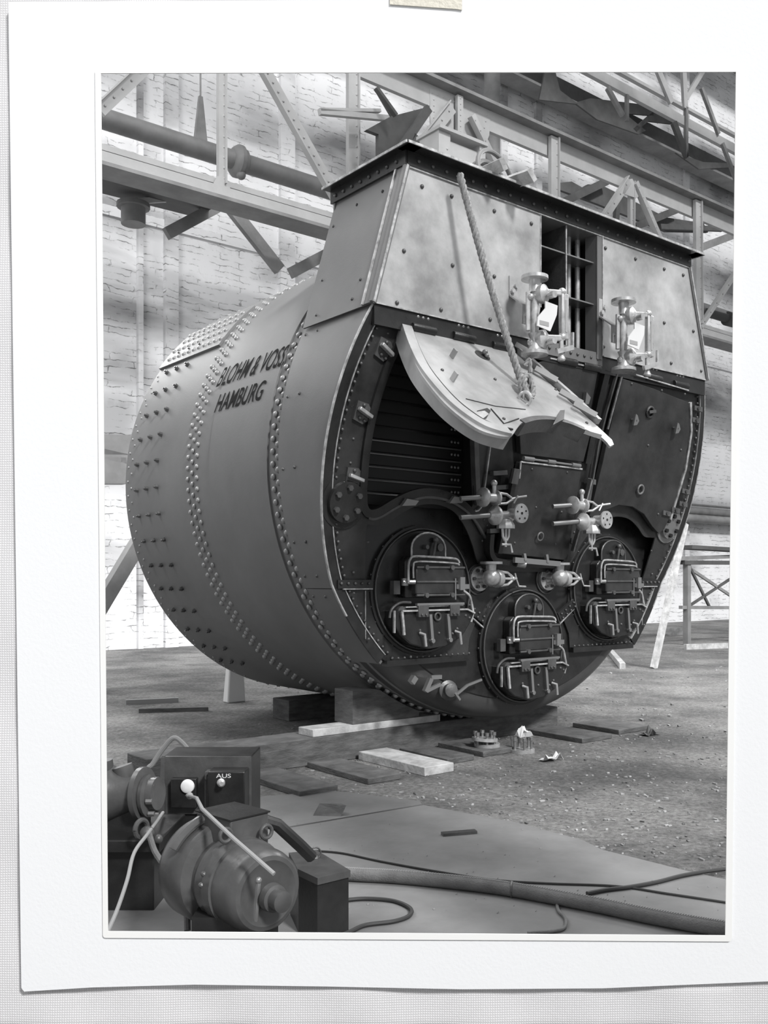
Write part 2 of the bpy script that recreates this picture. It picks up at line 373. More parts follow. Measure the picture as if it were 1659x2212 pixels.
build('bottom_flange', MB().box((-9, TT - .22, lz - .1), (30, TT + .35, lz - .04)), 'girderm', truss)
for p, q, w in (((478, 60), (478, 398), .14), ((762, 60), (762, 440), .26), ((1196, 297), (1196, 470), .27), ((1506, 434), (1508, 700), .27), ((1362, 392), (1362, 512), .13)):
    mb = MB(); a, b = barpx(mb, p, q, TT - .14, w, .1); mb.bar(a + Vector((w * .35, -.06, 0)), b + Vector((w * .35, -.06, 0)), .03, .1)
    studs(mb, a, b, max(4, int(abs(p[1] - q[1]) / 22)), -.05, side=w * .2); build('post', mb, 'girder', truss)
for p, q, w in (((570, 150), (733, 440), .24), ((310, 150), (215, 240), .2), ((975, 232), (880, 352), .26), ((1018, 250), (1072, 360), .2), ((1357, 390), (1290, 492), .22),
                ((1372, 395), (1437, 545), .22), ((1660, 480), (1513, 705), .16)):
    mb = MB(); a, b = barpx(mb, p, q, TT - .2, w, .08); studs(mb, a, b, max(4, int((Vector(p) - Vector(q)).length / 22)), -.05, side=0)
    d = (b - a).normalized(); mb.bar(a + Vector((0, -.06, 0)) - d.cross(Vector((0, 1, 0))) * w * .5, b + Vector((0, -.06, 0)) - d.cross(Vector((0, 1, 0))) * w * .5, .025, .1)
    build('diagonal_brace', mb, 'girder', truss)
g = [(928, 190), (1000, 212), (1060, 240), (1057, 292), (1040, 335), (1000, 318), (955, 300), (930, 272)]
mb = MB().platepx(g, T(TT - .06), .0, .03)
for px, py in [(933 + 12 * k, 200 + 5 * k) for k in range(9)] + [(935 + 11 * k, 262 + 5 * k) for k in range(9)] + [(1052 - k * 3, 248 + k * 14) for k in range(6)] + [(937, 215 + 13 * k) for k in range(4)]:
    mb.dome(T(TT - .06).at(px, py), (0, -1, 0), .024, .016, 6)
build('gusset_plate', mb, 'girder', truss)
mb = MB(); a, b = barpx(mb, (992, 208), (992, 292), TT - .16, .16, .08); studs(mb, a, b, 7, -.04); build('splice_plate', mb, 'girder', truss)
build('gusset_plate', MB().platepx([(470, 380), (487, 384), (500, 412), (460, 400)], T(TT - .2), 0, .03), 'girder', truss)
build('gusset_plate', MB().platepx([(1353, 388), (1366, 386), (1385, 420), (1375, 428), (1345, 418)], T(TT - .24), 0, .03), 'girder', truss)

br = thing('walkway_bracing', (4, 10.6, 0), 'dark steel lateral bracing and walkway under the crane runway truss', 'bracing')
tb = 10.6
mb = MB()
for p, q, w in (((468, 447), (360, 505), .22), ((497, 447), (604, 583), .24), ((628, 590), (760, 520), .22)):
    barpx(mb, p, q, tb, w, .12)
build('lateral_brace', mb, 'girderm', br)
mb = MB().hexa([T(9.7).at(150, 335), T(9.7).at(480, 438), T(11.4).at(425, 470), T(11.4).at(150, 400)] + [v + Vector((0, 0, .08)) for v in (T(9.7).at(150, 335), T(9.7).at(480, 438), T(11.4).at(425, 470), T(11.4).at(150, 400))])
build('walkway_plate', mb, 'girderd', br)
mb = MB(); mb.cyl(T(11).at(288, 448), T(11).at(288, 485), .22, 16); mb.cyl(T(11).at(288, 440), T(11).at(288, 449), .3, 16); build('lamp_housing', mb, 'girderm', br)
mb = MB()
for p, q in (((280, 436), (400, 428)), ((330, 422), (385, 418))): barpx(mb, p, q, 10.9, .1, .05)
build('walkway_board', mb, 'paper', br)

pp = thing('steam_pipe', (0, 12.2, 0), 'long grey overhead steam pipe running above the crane rail at upper left', 'pipe')
tp = 12.2; zp = T(tp).sz(430, 322)[1]; rp = .2
build('pipe_run', MB().cyl((-9, tp, zp), (30, tp, zp), rp, 24), 'pipe', pp)
q = T(tp).at(516, 348)
build('pipe_flange', MB().lathe((q.x - .18, tp, zp), (1, 0, 0), [(0, .2), (.04, .28), (.12, .34), (.2, .34), (.22, .28), (.3, .28), (.36, .2)], 24).ball((q.x, tp - .1, zp - .32), .1), 'pipe', pp)
q = T(tp).at(433, 315)
build('pipe_hanger', MB().cyl((q.x, tp, zp + 1.1), (q.x, tp, zp + 9), .018, 6).hexa([(q.x - .14, tp - .05, zp + .15), (q.x + .14, tp - .05, zp + .15), (q.x + .14, tp + .05, zp + .15), (q.x - .14, tp + .05, zp + .15), (q.x - .04, tp - .03, zp + 1.1), (q.x + .04, tp - .03, zp + 1.1), (q.x + .04, tp + .03, zp + 1.1), (q.x - .04, tp + .03, zp + 1.1)]), 'girderm', pp)

rt = thing('roof_truss', (10, 12.5, 0), 'grey lattice roof truss crossing the upper right corner', 'girder')
mb = MB()
for p, q, w in (((1230, 130), (1640, 352), .3), ((1290, 130), (1640, 322), .1)): barpx(mb, p, q, 12.3, w, .14)
build('truss_chord', mb, 'girder', rt)
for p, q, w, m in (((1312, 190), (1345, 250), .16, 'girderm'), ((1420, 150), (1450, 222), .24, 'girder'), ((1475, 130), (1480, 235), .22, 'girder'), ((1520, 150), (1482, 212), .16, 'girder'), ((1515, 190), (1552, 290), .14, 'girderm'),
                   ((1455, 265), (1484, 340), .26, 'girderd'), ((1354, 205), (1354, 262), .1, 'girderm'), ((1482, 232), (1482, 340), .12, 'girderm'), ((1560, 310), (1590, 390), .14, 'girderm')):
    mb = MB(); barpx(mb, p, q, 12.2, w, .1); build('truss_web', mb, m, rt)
wg = thing('wall_girder', (12, 14.2, 0), 'dark girder along the upper brick wall with bracket plates, at upper right', 'girder')
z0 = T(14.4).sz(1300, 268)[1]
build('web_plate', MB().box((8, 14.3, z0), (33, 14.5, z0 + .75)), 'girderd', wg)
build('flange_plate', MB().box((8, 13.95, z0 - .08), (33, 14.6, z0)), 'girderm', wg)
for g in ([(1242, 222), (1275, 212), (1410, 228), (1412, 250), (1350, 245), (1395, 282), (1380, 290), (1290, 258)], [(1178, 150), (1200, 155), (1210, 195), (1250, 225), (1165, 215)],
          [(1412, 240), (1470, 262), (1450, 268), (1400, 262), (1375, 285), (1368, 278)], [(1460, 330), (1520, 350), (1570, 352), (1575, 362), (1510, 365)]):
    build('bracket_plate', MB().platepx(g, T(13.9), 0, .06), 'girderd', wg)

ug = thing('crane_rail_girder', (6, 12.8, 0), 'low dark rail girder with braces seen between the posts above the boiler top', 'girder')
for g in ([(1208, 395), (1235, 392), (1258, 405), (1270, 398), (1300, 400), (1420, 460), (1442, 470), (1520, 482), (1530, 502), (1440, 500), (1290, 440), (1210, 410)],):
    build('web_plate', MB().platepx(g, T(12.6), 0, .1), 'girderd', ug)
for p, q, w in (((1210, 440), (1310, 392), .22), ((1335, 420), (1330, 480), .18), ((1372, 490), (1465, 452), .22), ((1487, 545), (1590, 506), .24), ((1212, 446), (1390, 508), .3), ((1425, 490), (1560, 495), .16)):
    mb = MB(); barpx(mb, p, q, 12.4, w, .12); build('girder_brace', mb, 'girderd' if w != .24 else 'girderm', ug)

cc = thing('crane_column', (5, 8, 0), 'riveted light grey steel column with box head standing behind the boiler top', 'column')
tcx = 7.2
pc = T(tcx)
(sa, za), (sb, _), (_, zb) = pc.sz(948, 400), pc.sz(1043, 400), pc.sz(960, 284)
mb = MB().box((sa, tcx, 0), (sa + .28, tcx + .55, zb)).box((sb - .1, tcx - .02, 0), (sb + .05, tcx + .5, zb)).box((sa + .2, tcx + .06, 0), (sb, tcx + .1, zb - .1))
for k in range(10): mb.dome((sa + .2, tcx, zb - .3 - k * .28), (0, -1, 0), .025, .018, 6); mb.dome((sb - .02, tcx - .02, zb - .3 - k * .28), (0, -1, 0), .025, .018, 6)
for k in range(5): mb.dome((sa + .34 + k * .16, tcx + .06, zb - .42), (0, -1, 0), .025, .018, 6)
build('column_shaft', mb, 'girder', cc)
build('column_head', MB().box((sa - .04, tcx - .08, zb), (sb + .06, tcx + .6, zb + .06)), 'girder', cc)
mb = MB()
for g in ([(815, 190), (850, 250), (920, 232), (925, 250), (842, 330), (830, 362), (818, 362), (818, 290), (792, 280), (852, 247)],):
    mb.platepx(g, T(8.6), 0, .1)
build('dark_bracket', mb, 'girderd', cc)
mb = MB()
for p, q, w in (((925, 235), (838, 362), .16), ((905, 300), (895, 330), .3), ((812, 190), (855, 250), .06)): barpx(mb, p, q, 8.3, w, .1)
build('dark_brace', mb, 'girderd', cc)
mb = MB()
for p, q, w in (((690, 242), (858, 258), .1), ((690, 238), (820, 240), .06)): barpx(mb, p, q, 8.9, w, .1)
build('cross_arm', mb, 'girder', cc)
build('downpipe', MB().cyl(T(12.9).at(1063, 120), T(12.9).at(1063, 470), .22, 16), 'girderm', label='vertical dark grey pipe rising behind the plate girder, right of the gusset', cat='pipe')

# ================================================================== BOILER
bo = thing('marine_boiler', (0, 0, 0), 'huge grey riveted marine boiler with dark furnace front and raised smokebox door', 'boiler')
def cyp(th, t, r=RS): return Vector((-r * math.cos(th), t, ZC + r * math.sin(th)))     # th: 0 = left side, + = up
def cylstrip(th0, th1, ta, tb2, r0, r1, n=64):    # curved plate between radii r0 < r1; ta may be a function of the angle
    mb = MB(); fa = ta if callable(ta) else (lambda th: ta)
    for i in range(n + 1):
        th = th0 + (th1 - th0) * i / n
        for r, t in ((r1, fa(th)), (r1, tb2), (r0, tb2), (r0, fa(th))): mb.v.append(cyp(th, t, r))
    for i in range(n):
        a = i * 4; b = a + 4
        for k in range(4): k2 = (k + 1) % 4; mb.f.append((a + k, b + k, b + k2, a + k2))
    mb.f.append((0, 1, 2, 3)); mb.f.append((n * 4 + 3, n * 4 + 2, n * 4 + 1, n * 4)); return mb
prof = [(.86, RS - .02), (.861, RS - .005), (1.25, RS - .005), (1.251, RS + .012), (2.3, RS + .012), (2.301, RS), (4.29, RS), (4.33, RS - .05), (4.335, 1.0)]
build('shell', MB().lathe((0, 0, ZC), (0, 1, 0), prof, 160), 'shell', bo, sharp=28)
build('front_flange', MB().lathe((0, 0, ZC), (0, 1, 0), [(.605, 1.9), (.605, 2.2), (.63, 2.27), (.68, 2.325), (.76, 2.36), (.86, RS - .008), (.99, RS + .001), (.995, RS - .02)], 160), 'rim', bo)
build('end_plate', MB().lathe((0, 0, ZC), (0, 1, 0), [(.592, .2), (.592, 2.16), (.603, 2.17)], 120), 'black', bo)
# longitudinal butt strap on the rear strake
pA, pB = onCyl(365, 790), onCyl(485, 745)
thA = math.atan2(pB.z - ZC, -pB.x)
build('butt_strap', cylstrip(thA, thA + .26, 2.86, 4.28, RS, RS + .028, 10), 'shell', bo)
rivs = []
def riv(th, t, r=.03, base=RS):
    p = cyp(th, t, base); n = (p - Vector((0, t, ZC))).normalized(); rivs.append((p, n, r))
NR = 140
for i in range(NR):
    th = -PI / 2 + (i + .5) * 2 * PI / NR
    if th > 2.4: continue
    riv(th, 1.165, .030); riv(th + PI / NR, 1.085, .030)
    riv(th, 2.76, .028); riv(th + PI / NR, 2.665, .028); riv(th, 2.57, .028)
for k in range(4):
    for j in range(11): riv(thA + .04 + k * .06, 2.92 + j * .12 + (k % 2) * .06, .029, RS + .026)
for i in range(190):
    th = -PI / 2 + i * 2 * PI / 190
    if th > 1.9: continue
    riv(th, 4.22 - (i % 2) * .09, .014)
rm = MB().dome((0, 0, 0), (0, 0, 1), 1, .82, 12)
rmesh = bpy.data.meshes.new('rivet'); rmesh.from_pydata(rm.v, [], rm.f); rmesh.update(); rmesh.materials.append(M['rivet']); rmesh.shade_smooth()
def px_of(p):
    q = HALL @ p; return ((q.x / q.y) * F + CXP, HY - (q.z - CAMZ) / q.y * F, q.y)
def visible(p, n): return n.dot(CAMH - p) > 0 and 215 < px_of(p)[0] < 1600
vis = [x for x in rivs if visible(x[0], x[1])]
vis.sort(key=lambda x: -x[2] / px_of(x[0])[2] * (max(.05, x[1].dot((CAMH - x[0]).normalized()))) ** .3)
def inst(mesh, name, p, n, r, parent):
    o = bpy.data.objects.new(name, mesh); COL.objects.link(o); o.parent = parent
    q = Vector(n).to_track_quat('Z', 'Y'); o.location = p; o.rotation_euler = q.to_euler(); o.scale = (r, r, r); return o
for p, n, r in vis[:100]: inst(rmesh, 'rivet', p, n, r, bo)
mb = MB(); hid = set(id(x) for x in vis[:100])
for x in rivs:
    if id(x) not in hid: mb.dome(x[0], x[1], x[2], x[2] * .82, 9)
build('rivet_rows', mb, 'rivet', bo, kind='stuff', sharp=60)
# stay nuts in threes on the rear strake
for k in range(16):
    th = -.95 + k * .115
    for t in (3.47, 3.72, 3.97):
        p = cyp(th, t); n = (p - Vector((0, t, ZC))).normalized()
        build('stay_nut', MB().cyl(p, p + n * .03, .024, 6).cyl(p, p + n * .045, .012, 8), 'iron', bo)
# painted lettering on the shell
def lettering(txt, a, b, cap, shear=.32, stroke='letter'):
    cu = bpy.data.curves.new('lettering', 'FONT'); cu.body = txt; cu.extrude = 0; cu.shear = shear; cu.size = 1; cu.offset = .010
    o = bpy.data.objects.new('lettering_tmp', cu); COL.objects.link(o)
    dg = bpy.context.evaluated_depsgraph_get(); me = bpy.data.meshes.new_from_object(o.evaluated_get(dg))
    bpy.data.objects.remove(o)
    vs = [v.co.copy() for v in me.vertices]; fs = [tuple(p.vertices) for p in me.polygons]
    w = max(v.x for v in vs) - min(v.x for v in vs); x0_ = min(v.x for v in vs); h = max(v.y for v in vs)
    return vs, fs, x0_, w, h
def cylparam(px, py): p = onCyl(px, py, RS + .012); return p.y, math.atan2(p.z - ZC, -p.x)
for txt, p0, p1, ch in (('BLOHM & VOSS.', (468, 834), (612, 791), 38), ('HAMBURG', (463, 892), (568, 861), 38)):
    t0, th0 = cylparam(*p0); t1, th1 = cylparam(*p1); _, thc = cylparam(p0[0] + 10, p0[1] - ch)
    thm = (th0 + th1) / 2; H = abs(thc - th0)
    vs, fs, xx, wd, hh = lettering(txt, p0, p1, ch)
    mb = MB(); mb.add([cyp(thm + (v.y / hh) * H, t0 + (v.x - xx) / wd * (t1 - t0), RS + .018) for v in vs], fs)
    build('painted_lettering', mb, 'letter', bo, smooth=False)

# ---- casing round the front end
tf = lambda z: (.02 + KS * (3.71 - z)) if z > 1.553 else .57
RCI, RCO = 2.40, 2.43
thT = math.asin((3.71 - ZC) / RCO); thJ = math.asin((1.52 - ZC) / RCO); thB = math.asin((.88 - ZC) / RCO)
ft = lambda th: tf(ZC + RCO * math.sin(th))
build('side_casing', cylstrip(thJ, thT, ft, 1.0, RCI, RCO), 'casing', bo)
build('lower_side_casing', cylstrip(thB, thJ - .003, ft, .98, RCI, RCO), 'casing', bo)
ftR = lambda th: tf(ZC + RCO * math.sin(th))
build('side_casing', cylstrip(PI - thT, PI - thJ, ftR, 1.0, RCI, RCO), 'casing', bo)
build('lower_side_casing', cylstrip(PI - thJ + .003, PI - thB, ftR, .98, RCI, RCO), 'casing', bo)
# edge angle strips and their bolts
bolts = []
def bolt(p, n=(0, -1, 0), r=.013): bolts.append((Vector(p), Vector(n), r))
def edgeband(side, r0, r1, off, m, name, z_to):
    mb = MB(); n = 60; a0 = thT; a1 = math.asin((z_to - ZC) / RCO)
    for i in range(n + 1):
        a = a0 + (a1 - a0) * i / n
        for r, o in ((r0, off), (r1, off), (r1, off - .02), (r0, off - .02)):
            x = -side * r * math.cos(a); z = ZC + r * math.sin(a); mb.v.append(Vector((x, tf(ZC + RCO * math.sin(a)) - o, z)))
    for i in range(n):
        for k in range(4): k2 = (k + 1) % 4; mb.f.append((i * 4 + k, i * 4 + 4 + k, i * 4 + 4 + k2, i * 4 + k2))
    mb.f.append((0, 1, 2, 3)); mb.f.append((n * 4 + 3, n * 4 + 2, n * 4 + 1, n * 4))
    build(name, mb, m, bo)
for sd in (1, -1):
    edgeband(sd, 2.35, 2.445, .012, 'black', 'edge_angle', .9)
    edgeband(sd, 2.343, 2.352, .020, 'edge', 'edge_bead', .9)
    edgeband(sd, 2.436, 2.448, .016, 'edge', 'edge_bead', 1.3)
    for i in range(42):
        a = thT - .03 + (math.asin((.92 - ZC) / 2.32) - thT) * i / 41
        bolt((-sd * 2.315 * math.cos(a), tf(ZC + 2.32 * math.sin(a)) - .012, ZC + 2.315 * math.sin(a)), (0, -1, 0), .014)
# ---- smokebox front plate (sloping) with its opening
def arcpts(side, z_a, z_b, r=2.38, n=24):
    a = math.asin((z_a - ZC) / r); b = math.asin((z_b - ZC) / r)
    return [(-side * r * math.cos(a + (b - a) * i / n), ZC + r * math.sin(a + (b - a) * i / n)) for i in range(n + 1)]
archL = [S.sz(*q) for q in [(812, 1262), (800, 1190), (778, 1128), (772, 1117), (780, 1120), (800, 1116), (835, 1100), (870, 1079), (920, 1072), (965, 1082), (1003, 1110), (1030, 1150), (1044, 1185), (1058, 1218)]]
archL = [(-1.86, 1.56), (-1.90, 1.8), (-1.93, 2.02), (-1.88, 2.04), (-1.74, 2.05), (-1.6, 2.14), (-1.42, 2.22), (-1.2, 2.235), (-1.0, 2.18), (-.84, 2.05), (-.72, 1.9), (-.62, 1.75), (-.5, 1.68)]
mir = lambda pts: [(-x, z) for x, z in reversed(pts)]
outer = arcpts(1, 3.71, 1.56) + spl(archL, 4) + [(-.3, 1.665), (.3, 1.665)] + spl(mir(archL), 4) + arcpts(-1, 1.56, 3.71)
# opening behind the raised door
hole = [S.sz(*q) for q in spl([(876, 712), (850, 760), (822, 822), (800, 890), (788, 960), (784, 1030), (784, 1075)], 5)] + [S.sz(*q) for q in spl([(784, 1080), (792, 1102), (812, 1100), (850, 1078), (885, 1062), (920, 1056), (960, 1063), (995, 1082), (1018, 1098)], 5)] + [S.sz(*q) for q in ((1024, 1085), (1022, 930), (1040, 800), (1090, 772), (980, 738))]
fp = MB().plate([outer, hole], S, 0, .014)
build('front_plate', fp, 'black2', bo, smooth=False)
# rim round the opening and the arch band
def band(pts, pl, w, off, th, m, name, parent=bo):
    mb = MB(); P = [pl.pt(q, off) for q in pts]
    for i in range(len(P) - 1): pass
    o = 0
    N = len(P)
    for i in range(N):
        a = (P[min(i + 1, N - 1)] - P[max(i - 1, 0)]).normalized(); sd = a.cross(pl.un).normalized() * w / 2; u = pl.un * th / 2
        mb.v += [P[i] - sd - u, P[i] + sd - u, P[i] + sd + u, P[i] - sd + u]
    for i in range(N - 1):
        for k in range(4): k2 = (k + 1) % 4; mb.f.append((i * 4 + k, i * 4 + 4 + k, i * 4 + 4 + k2, i * 4 + k2))
    mb.f.append((0, 1, 2, 3)); e = (N - 1) * 4; mb.f.append((e + 3, e + 2, e + 1, e))
    return build(name, mb, m, parent)
rimpx = spl([(866, 725), (835, 790), (806, 880), (790, 960), (783, 1030), (781, 1080), (790, 1106), (812, 1106), (850, 1084), (885, 1068), (920, 1062), (960, 1069), (995, 1088), (1022, 1116), (1042, 1150)], 6)
band([S.sz(*q) for q in rimpx], S, .07, .014, .03, 'black', 'opening_rim')
band([S.sz(x + 3, y + 11) for x, y in rimpx[36:]], S, .02, .02, .02, 'edge' if False else 'iron', 'opening_rim')
band([S.sz(*q) for q in ((1059, 940), (1040, 1080), (1036, 1095), (1030, 1102), (1022, 1104))], S, .012, .02, .012, 'edge', 'edge_bead')
band([S.sz(*q) for q in ((1023, 905), (1026, 1000), (1030, 1090))], S, .05, .0, .06, 'iron', 'opening_rim')
band([S.sz(*q) for q in ((853, 703), (815, 697), (806, 694))], S, .014, .016, .014, 'edge', 'edge_bead')
for q in ((812, 690), (824, 693), (838, 696), (855, 699), (803, 715), (838, 720), (1030, 1000), (1030, 1088), (1026, 1102), (763, 948), (757, 1000)): bolt(S.pt(S.sz(*q), .0), (0, -1, 0), .013)
# dark interior: baffle tubes seen through the opening
it = MB()
for k in range(11):
    z = 2.22 + k * .112; x0_ = -math.sqrt(2.30 ** 2 - (z - ZC) ** 2) + .05
    it.box((x0_, .56, z), (-.80, .6, z + .085))
build('tube_bank', it, 'deep', bo)  # shade inside the opening painted as black tubes
it = MB()
for k in range(5):
    z = 2.22 + k * .112; x0_ = -math.sqrt(2.30 ** 2 - (z - ZC) ** 2) + .05
    it.cyl((x0_, .55, z + .09), (-.8, .55, z + .09), .007, 6)
build('tube_edge', it, 'tube', bo)  # bright rods paint the light on the lower tube edges only
it = MB()
for k in range(7):
    for j in range(3): it.dome((-.92 + j * .04, .54, 2.26 + k * .112), (0, -1, 0), .014, .01, 6)
build('tube_nut', it, 'tube', bo)
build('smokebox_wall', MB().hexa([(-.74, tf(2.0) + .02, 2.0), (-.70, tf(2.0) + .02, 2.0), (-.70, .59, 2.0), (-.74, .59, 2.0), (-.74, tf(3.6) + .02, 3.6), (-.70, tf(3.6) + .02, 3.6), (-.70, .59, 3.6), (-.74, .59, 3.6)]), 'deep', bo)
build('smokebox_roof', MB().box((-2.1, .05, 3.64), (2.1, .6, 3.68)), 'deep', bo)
# ---- vertical lower plates around the side furnaces
def circ(cx, cz, r, n=40, a0=0): return [(cx + r * math.cos(a0 + 2 * PI * k / n), cz + r * math.sin(a0 + 2 * PI * k / n)) for k in range(n)]
FX, FZ, FR2 = 1.247, 1.50, .545
for sd in (-1, 1):
    o_ = [(-x if sd > 0 else x, z) for x, z in (arcpts(1, 1.555, .88) + [(-.70, .88), (-.68, 1.05), (-.60, 1.2), (-.66, 1.32), (-.70, 1.555)])]
    build('lower_plate', MB().plate([o_, circ(sd * FX, FZ, FR2 + .0)] if False else [o_], LV, 0, .02), 'black2', bo, smooth=False)
    build('bottom_flange', MB().bar((sd * 1.66, .56, .885), (sd * .70, .56, .885), .05, .07), 'black', bo)
    for k in range(14): bolt((sd * (.72 + k * .068), .53, .925), (0, -1, 0), .012)
    build('joint_strip', MB().bar((sd * 2.15, .555, 1.555), (sd * 1.78, .555, 1.555), .07, .03), 'black', bo)
    build('edge_bead', MB().bar((sd * 2.1, .545, 1.515), (sd * 1.8, .545, 1.515), .01, .02), 'edge', bo)
    for k in range(5): bolt((sd * (1.84 + k * .07), .535, 1.56), (0, -1, 0), .014)
    build('edge_bead', MB().bar((sd * 1.86, .562, 1.5), (sd * 1.86, .562, 1.1), .006, .01), 'edge', bo)
    build('knee_strip', MB().bar((sd * .74, .55, 1.36), (sd * .50, .55, 1.22), .09, .03), 'black', bo)
    for k in range(4): bolt((sd * (.71 - k * .06), .53, 1.36 - k * .036), (0, -1, 0), .013); bolt((sd * (.73 - k * .06), .53, 1.32 - k * .036), (0, -1, 0), .013)
    build('edge_bead', MB().bar((sd * .74, .555, 1.30), (sd * .52, .555, 1.15), .012, .02), 'edge', bo)
    for q in ((2.0, 1.48), (1.85, 1.1), (1.4, .93), (2.0, 1.65), (1.9, 1.9), (1.75, 1.62)): bolt((sd * q[0], .53 if q[1] < 1.56 else tf(q[1]) - .01, q[1]), (0, -1, 0), .013)
# ---- furnace fronts
def furnace(fx, fz, handles=True):
    P = lambda x, z, o=0: Vector((fx + x * 1.12, .545 - o, fz + z * 1.03))
    b0 = 'furnace_front'
    root = build(b0, MB().lathe((fx, .60, fz), (0, -1, 0), [(0, FR2 + .02), (.045, FR2 + .02), (.05, FR2), (.07, FR2 - .005), (.075, FR2 - .02), (.06, FR2 - .03), (.055, .02)], 48), 'black', bo)
    mb = MB().torus((fx, .528, fz), (0, 1, 0), FR2 - .012, .007, 48); build('front_ring', mb, 'iron', root)
    for k in range(26): a = 2 * PI * k / 26; bolt((fx + (FR2 + .015) * math.cos(a), .572, fz + (FR2 + .015) * math.sin(a)), (0, -1, 0), .012)
    # arched air box above the fire door
    ap = [(-.19, .28)] + [(-.02 + .17 * math.cos(PI - a), .35 + .13 * math.sin(a)) for a in [PI * k / 12 for k in range(13)]] + [(.15, .28)]
    build('air_box', MB().prism([ap], lambda q: P(q[0], q[1], .10), lambda q: P(q[0], q[1], 0)), 'black', root)
    mb = MB().tube([P(q[0], q[1], .10) for q in ap], .009, 6); build('air_box_rim', mb, 'edge' if fx < 0 else 'iron', root)
    build('air_valve_handle', MB().tube([P(-.0, .27, .13), P(.01, .34, .14), P(.03, .41, .13)], .012, 8).ball(P(.03, .42, .13), .026).cyl(P(-.06, .36, .1), P(-.06, .36, .14), .02, 8).cyl(P(.08, .36, .1), P(.08, .36, .13), .035, 10), 'iron', root)
    # fire door frame with a rounded bent bar
    build('fire_door_frame', MB().prism([[(-.25, -.06), (-.25, .24), (-.21, .28), (.24, .28), (.30, .24), (.30, -.06)]], lambda q: P(q[0], q[1], .10), lambda q: P(q[0], q[1], 0)), 'black', root, bevel=.012)
    fr = build('fire_door', MB().prism([[(-.19, -.03), (-.19, .20), (.30, .20), (.30, -.03)]], lambda q: P(q[0], q[1], .16), lambda q: P(q[0], q[1], .09)), 'black2', root, bevel=.01)
    mb = MB()
    for z in (.19, .07, -.04): mb.tube([P(-.19, z, .165), P(.3, z, .165)], .010, 8)
    for z in (.19, -.04):
        for x in (-.1, .16): mb.cyl(P(x, z, .15), P(x, z, .19), .022, 10)
    build('door_rib', mb, 'iron', fr)
    mb = MB().bar(P(-.18, -.115, .15), P(.3, -.115, .15), .02, .03); build('sill_bar', mb, 'tube', root)
    mb = MB().tube([P(q[0], q[1], .17) for q in spl([(-.27, .06), (-.27, .2), (-.25, .26), (-.2, .28), (0, .275), (.2, .265), (.24, .23)], 4)], .010, 8)
    mb.tube([P(q[0], q[1], .18) for q in spl([(-.23, .1), (-.23, .2), (-.2, .235), (0, .235), (.2, .225), (.23, .21)], 4)], .008, 8)
    build('lift_bar', mb, 'edge', root)
    build('hinge_barrel', MB().cyl(P(-.27, .04, .12), P(-.27, .10, .12), .03, 12).cyl(P(-.29, .07, .12), P(-.2, .07, .16), .022, 10), 'tube', root)
    build('latch', MB().box(P(.22, .0, .16), P(.27, .11, .21)).box(P(.2, .01, .16), P(.33, .05, .19)).cyl(P(.2, -.08, .17), P(.2, .1, .17), .008, 6), 'tube', root)
    build('side_link', MB().tube([P(q[0], q[1], .1) for q in spl([(-.40, -.22), (-.38, -.15), (-.3, -.1), (-.2, -.1)], 4)], .012, 8).cyl(P(-.3, -.17, .06), P(-.3, -.17, .13), .045, 12).cyl(P(-.2, -.2, .06), P(-.2, -.2, .12), .03, 10).box(P(-.36, -.03, .05), P(-.3, .08, .1)), 'iron', root)
    build('link_rod', MB().tube([P(q[0], q[1], .08) for q in spl([(.34, .0), (.42, -.05), (.45, -.14), (.46, -.2), (.44, -.28)], 5)], .012, 8), 'edge', root)
    # ash pit door: box with hood, straps, hooks
    ash = [(-.38, -.16), (.38, -.16), (.44, -.2), (.38, -.30), (.30, -.40), (.15, -.47), (-.05, -.49), (-.22, -.44), (-.32, -.36), (-.38, -.28)]
    am = build('ash_pit_door', MB().prism([ash], lambda q: P(q[0], q[1], .13), lambda q: P(q[0], q[1], 0)), 'black', root, bevel=.01)
    build('door_edge', MB().bar(P(-.32, -.165, .15), P(.34, -.165, .15), .014, .02).bar(P(-.32, -.17, .15), P(-.30, -.36, .15), .022, .02).bar(P(-.385, -.16, .14), P(-.385, -.34, .14), .012, .02).bar(P(.34, -.165, .15), P(.42, -.2, .15), .014, .02).bar(P(-.28, -.135, .14), P(.30, -.13, .14), .01, .02), 'edge', am)
    for x in (-.12, .2):
        build('strap_hinge', MB().box(P(x - .05, -.22, .13), P(x + .05, -.12, .17)).cyl(P(x - .02, -.2, .17), P(x - .02, -.2, .185), .012, 8).cyl(P(x + .02, -.2, .17), P(x + .02, -.2, .185), .012, 8), 'iron', am, bevel=.005)
    for x in (-.04, .14):
        build('door_rib', MB().bar(P(x, -.2, .14), P(x + .02, -.41, .14), .03, .03).cyl(P(x + .02, -.42, .13), P(x + .02, -.42, .165), .02, 12), 'tube', am)
    build('spy_hole', MB().torus(P(.04, -.22, .14), (0, 1, 0), .032, .01, 16), 'iron', am)
    for x in (-.12, .24):
        build('hook_handle', MB().tube([P(x - .02, -.35, .14), P(x, -.36, .18), P(x + .02, -.46, .17)], .013, 8), 'bright', am)
    for x, z in ((-.13, -.33), (.25, -.33), (.2, -.37), (-.1, -.37), (.38, -.24), (.34, -.22), (.06, -.36)): mb = bolt(P(x, z, .13), (0, -1, 0), .014)
furnace(-FX, FZ); furnace(FX, FZ); furnace(0, .96)

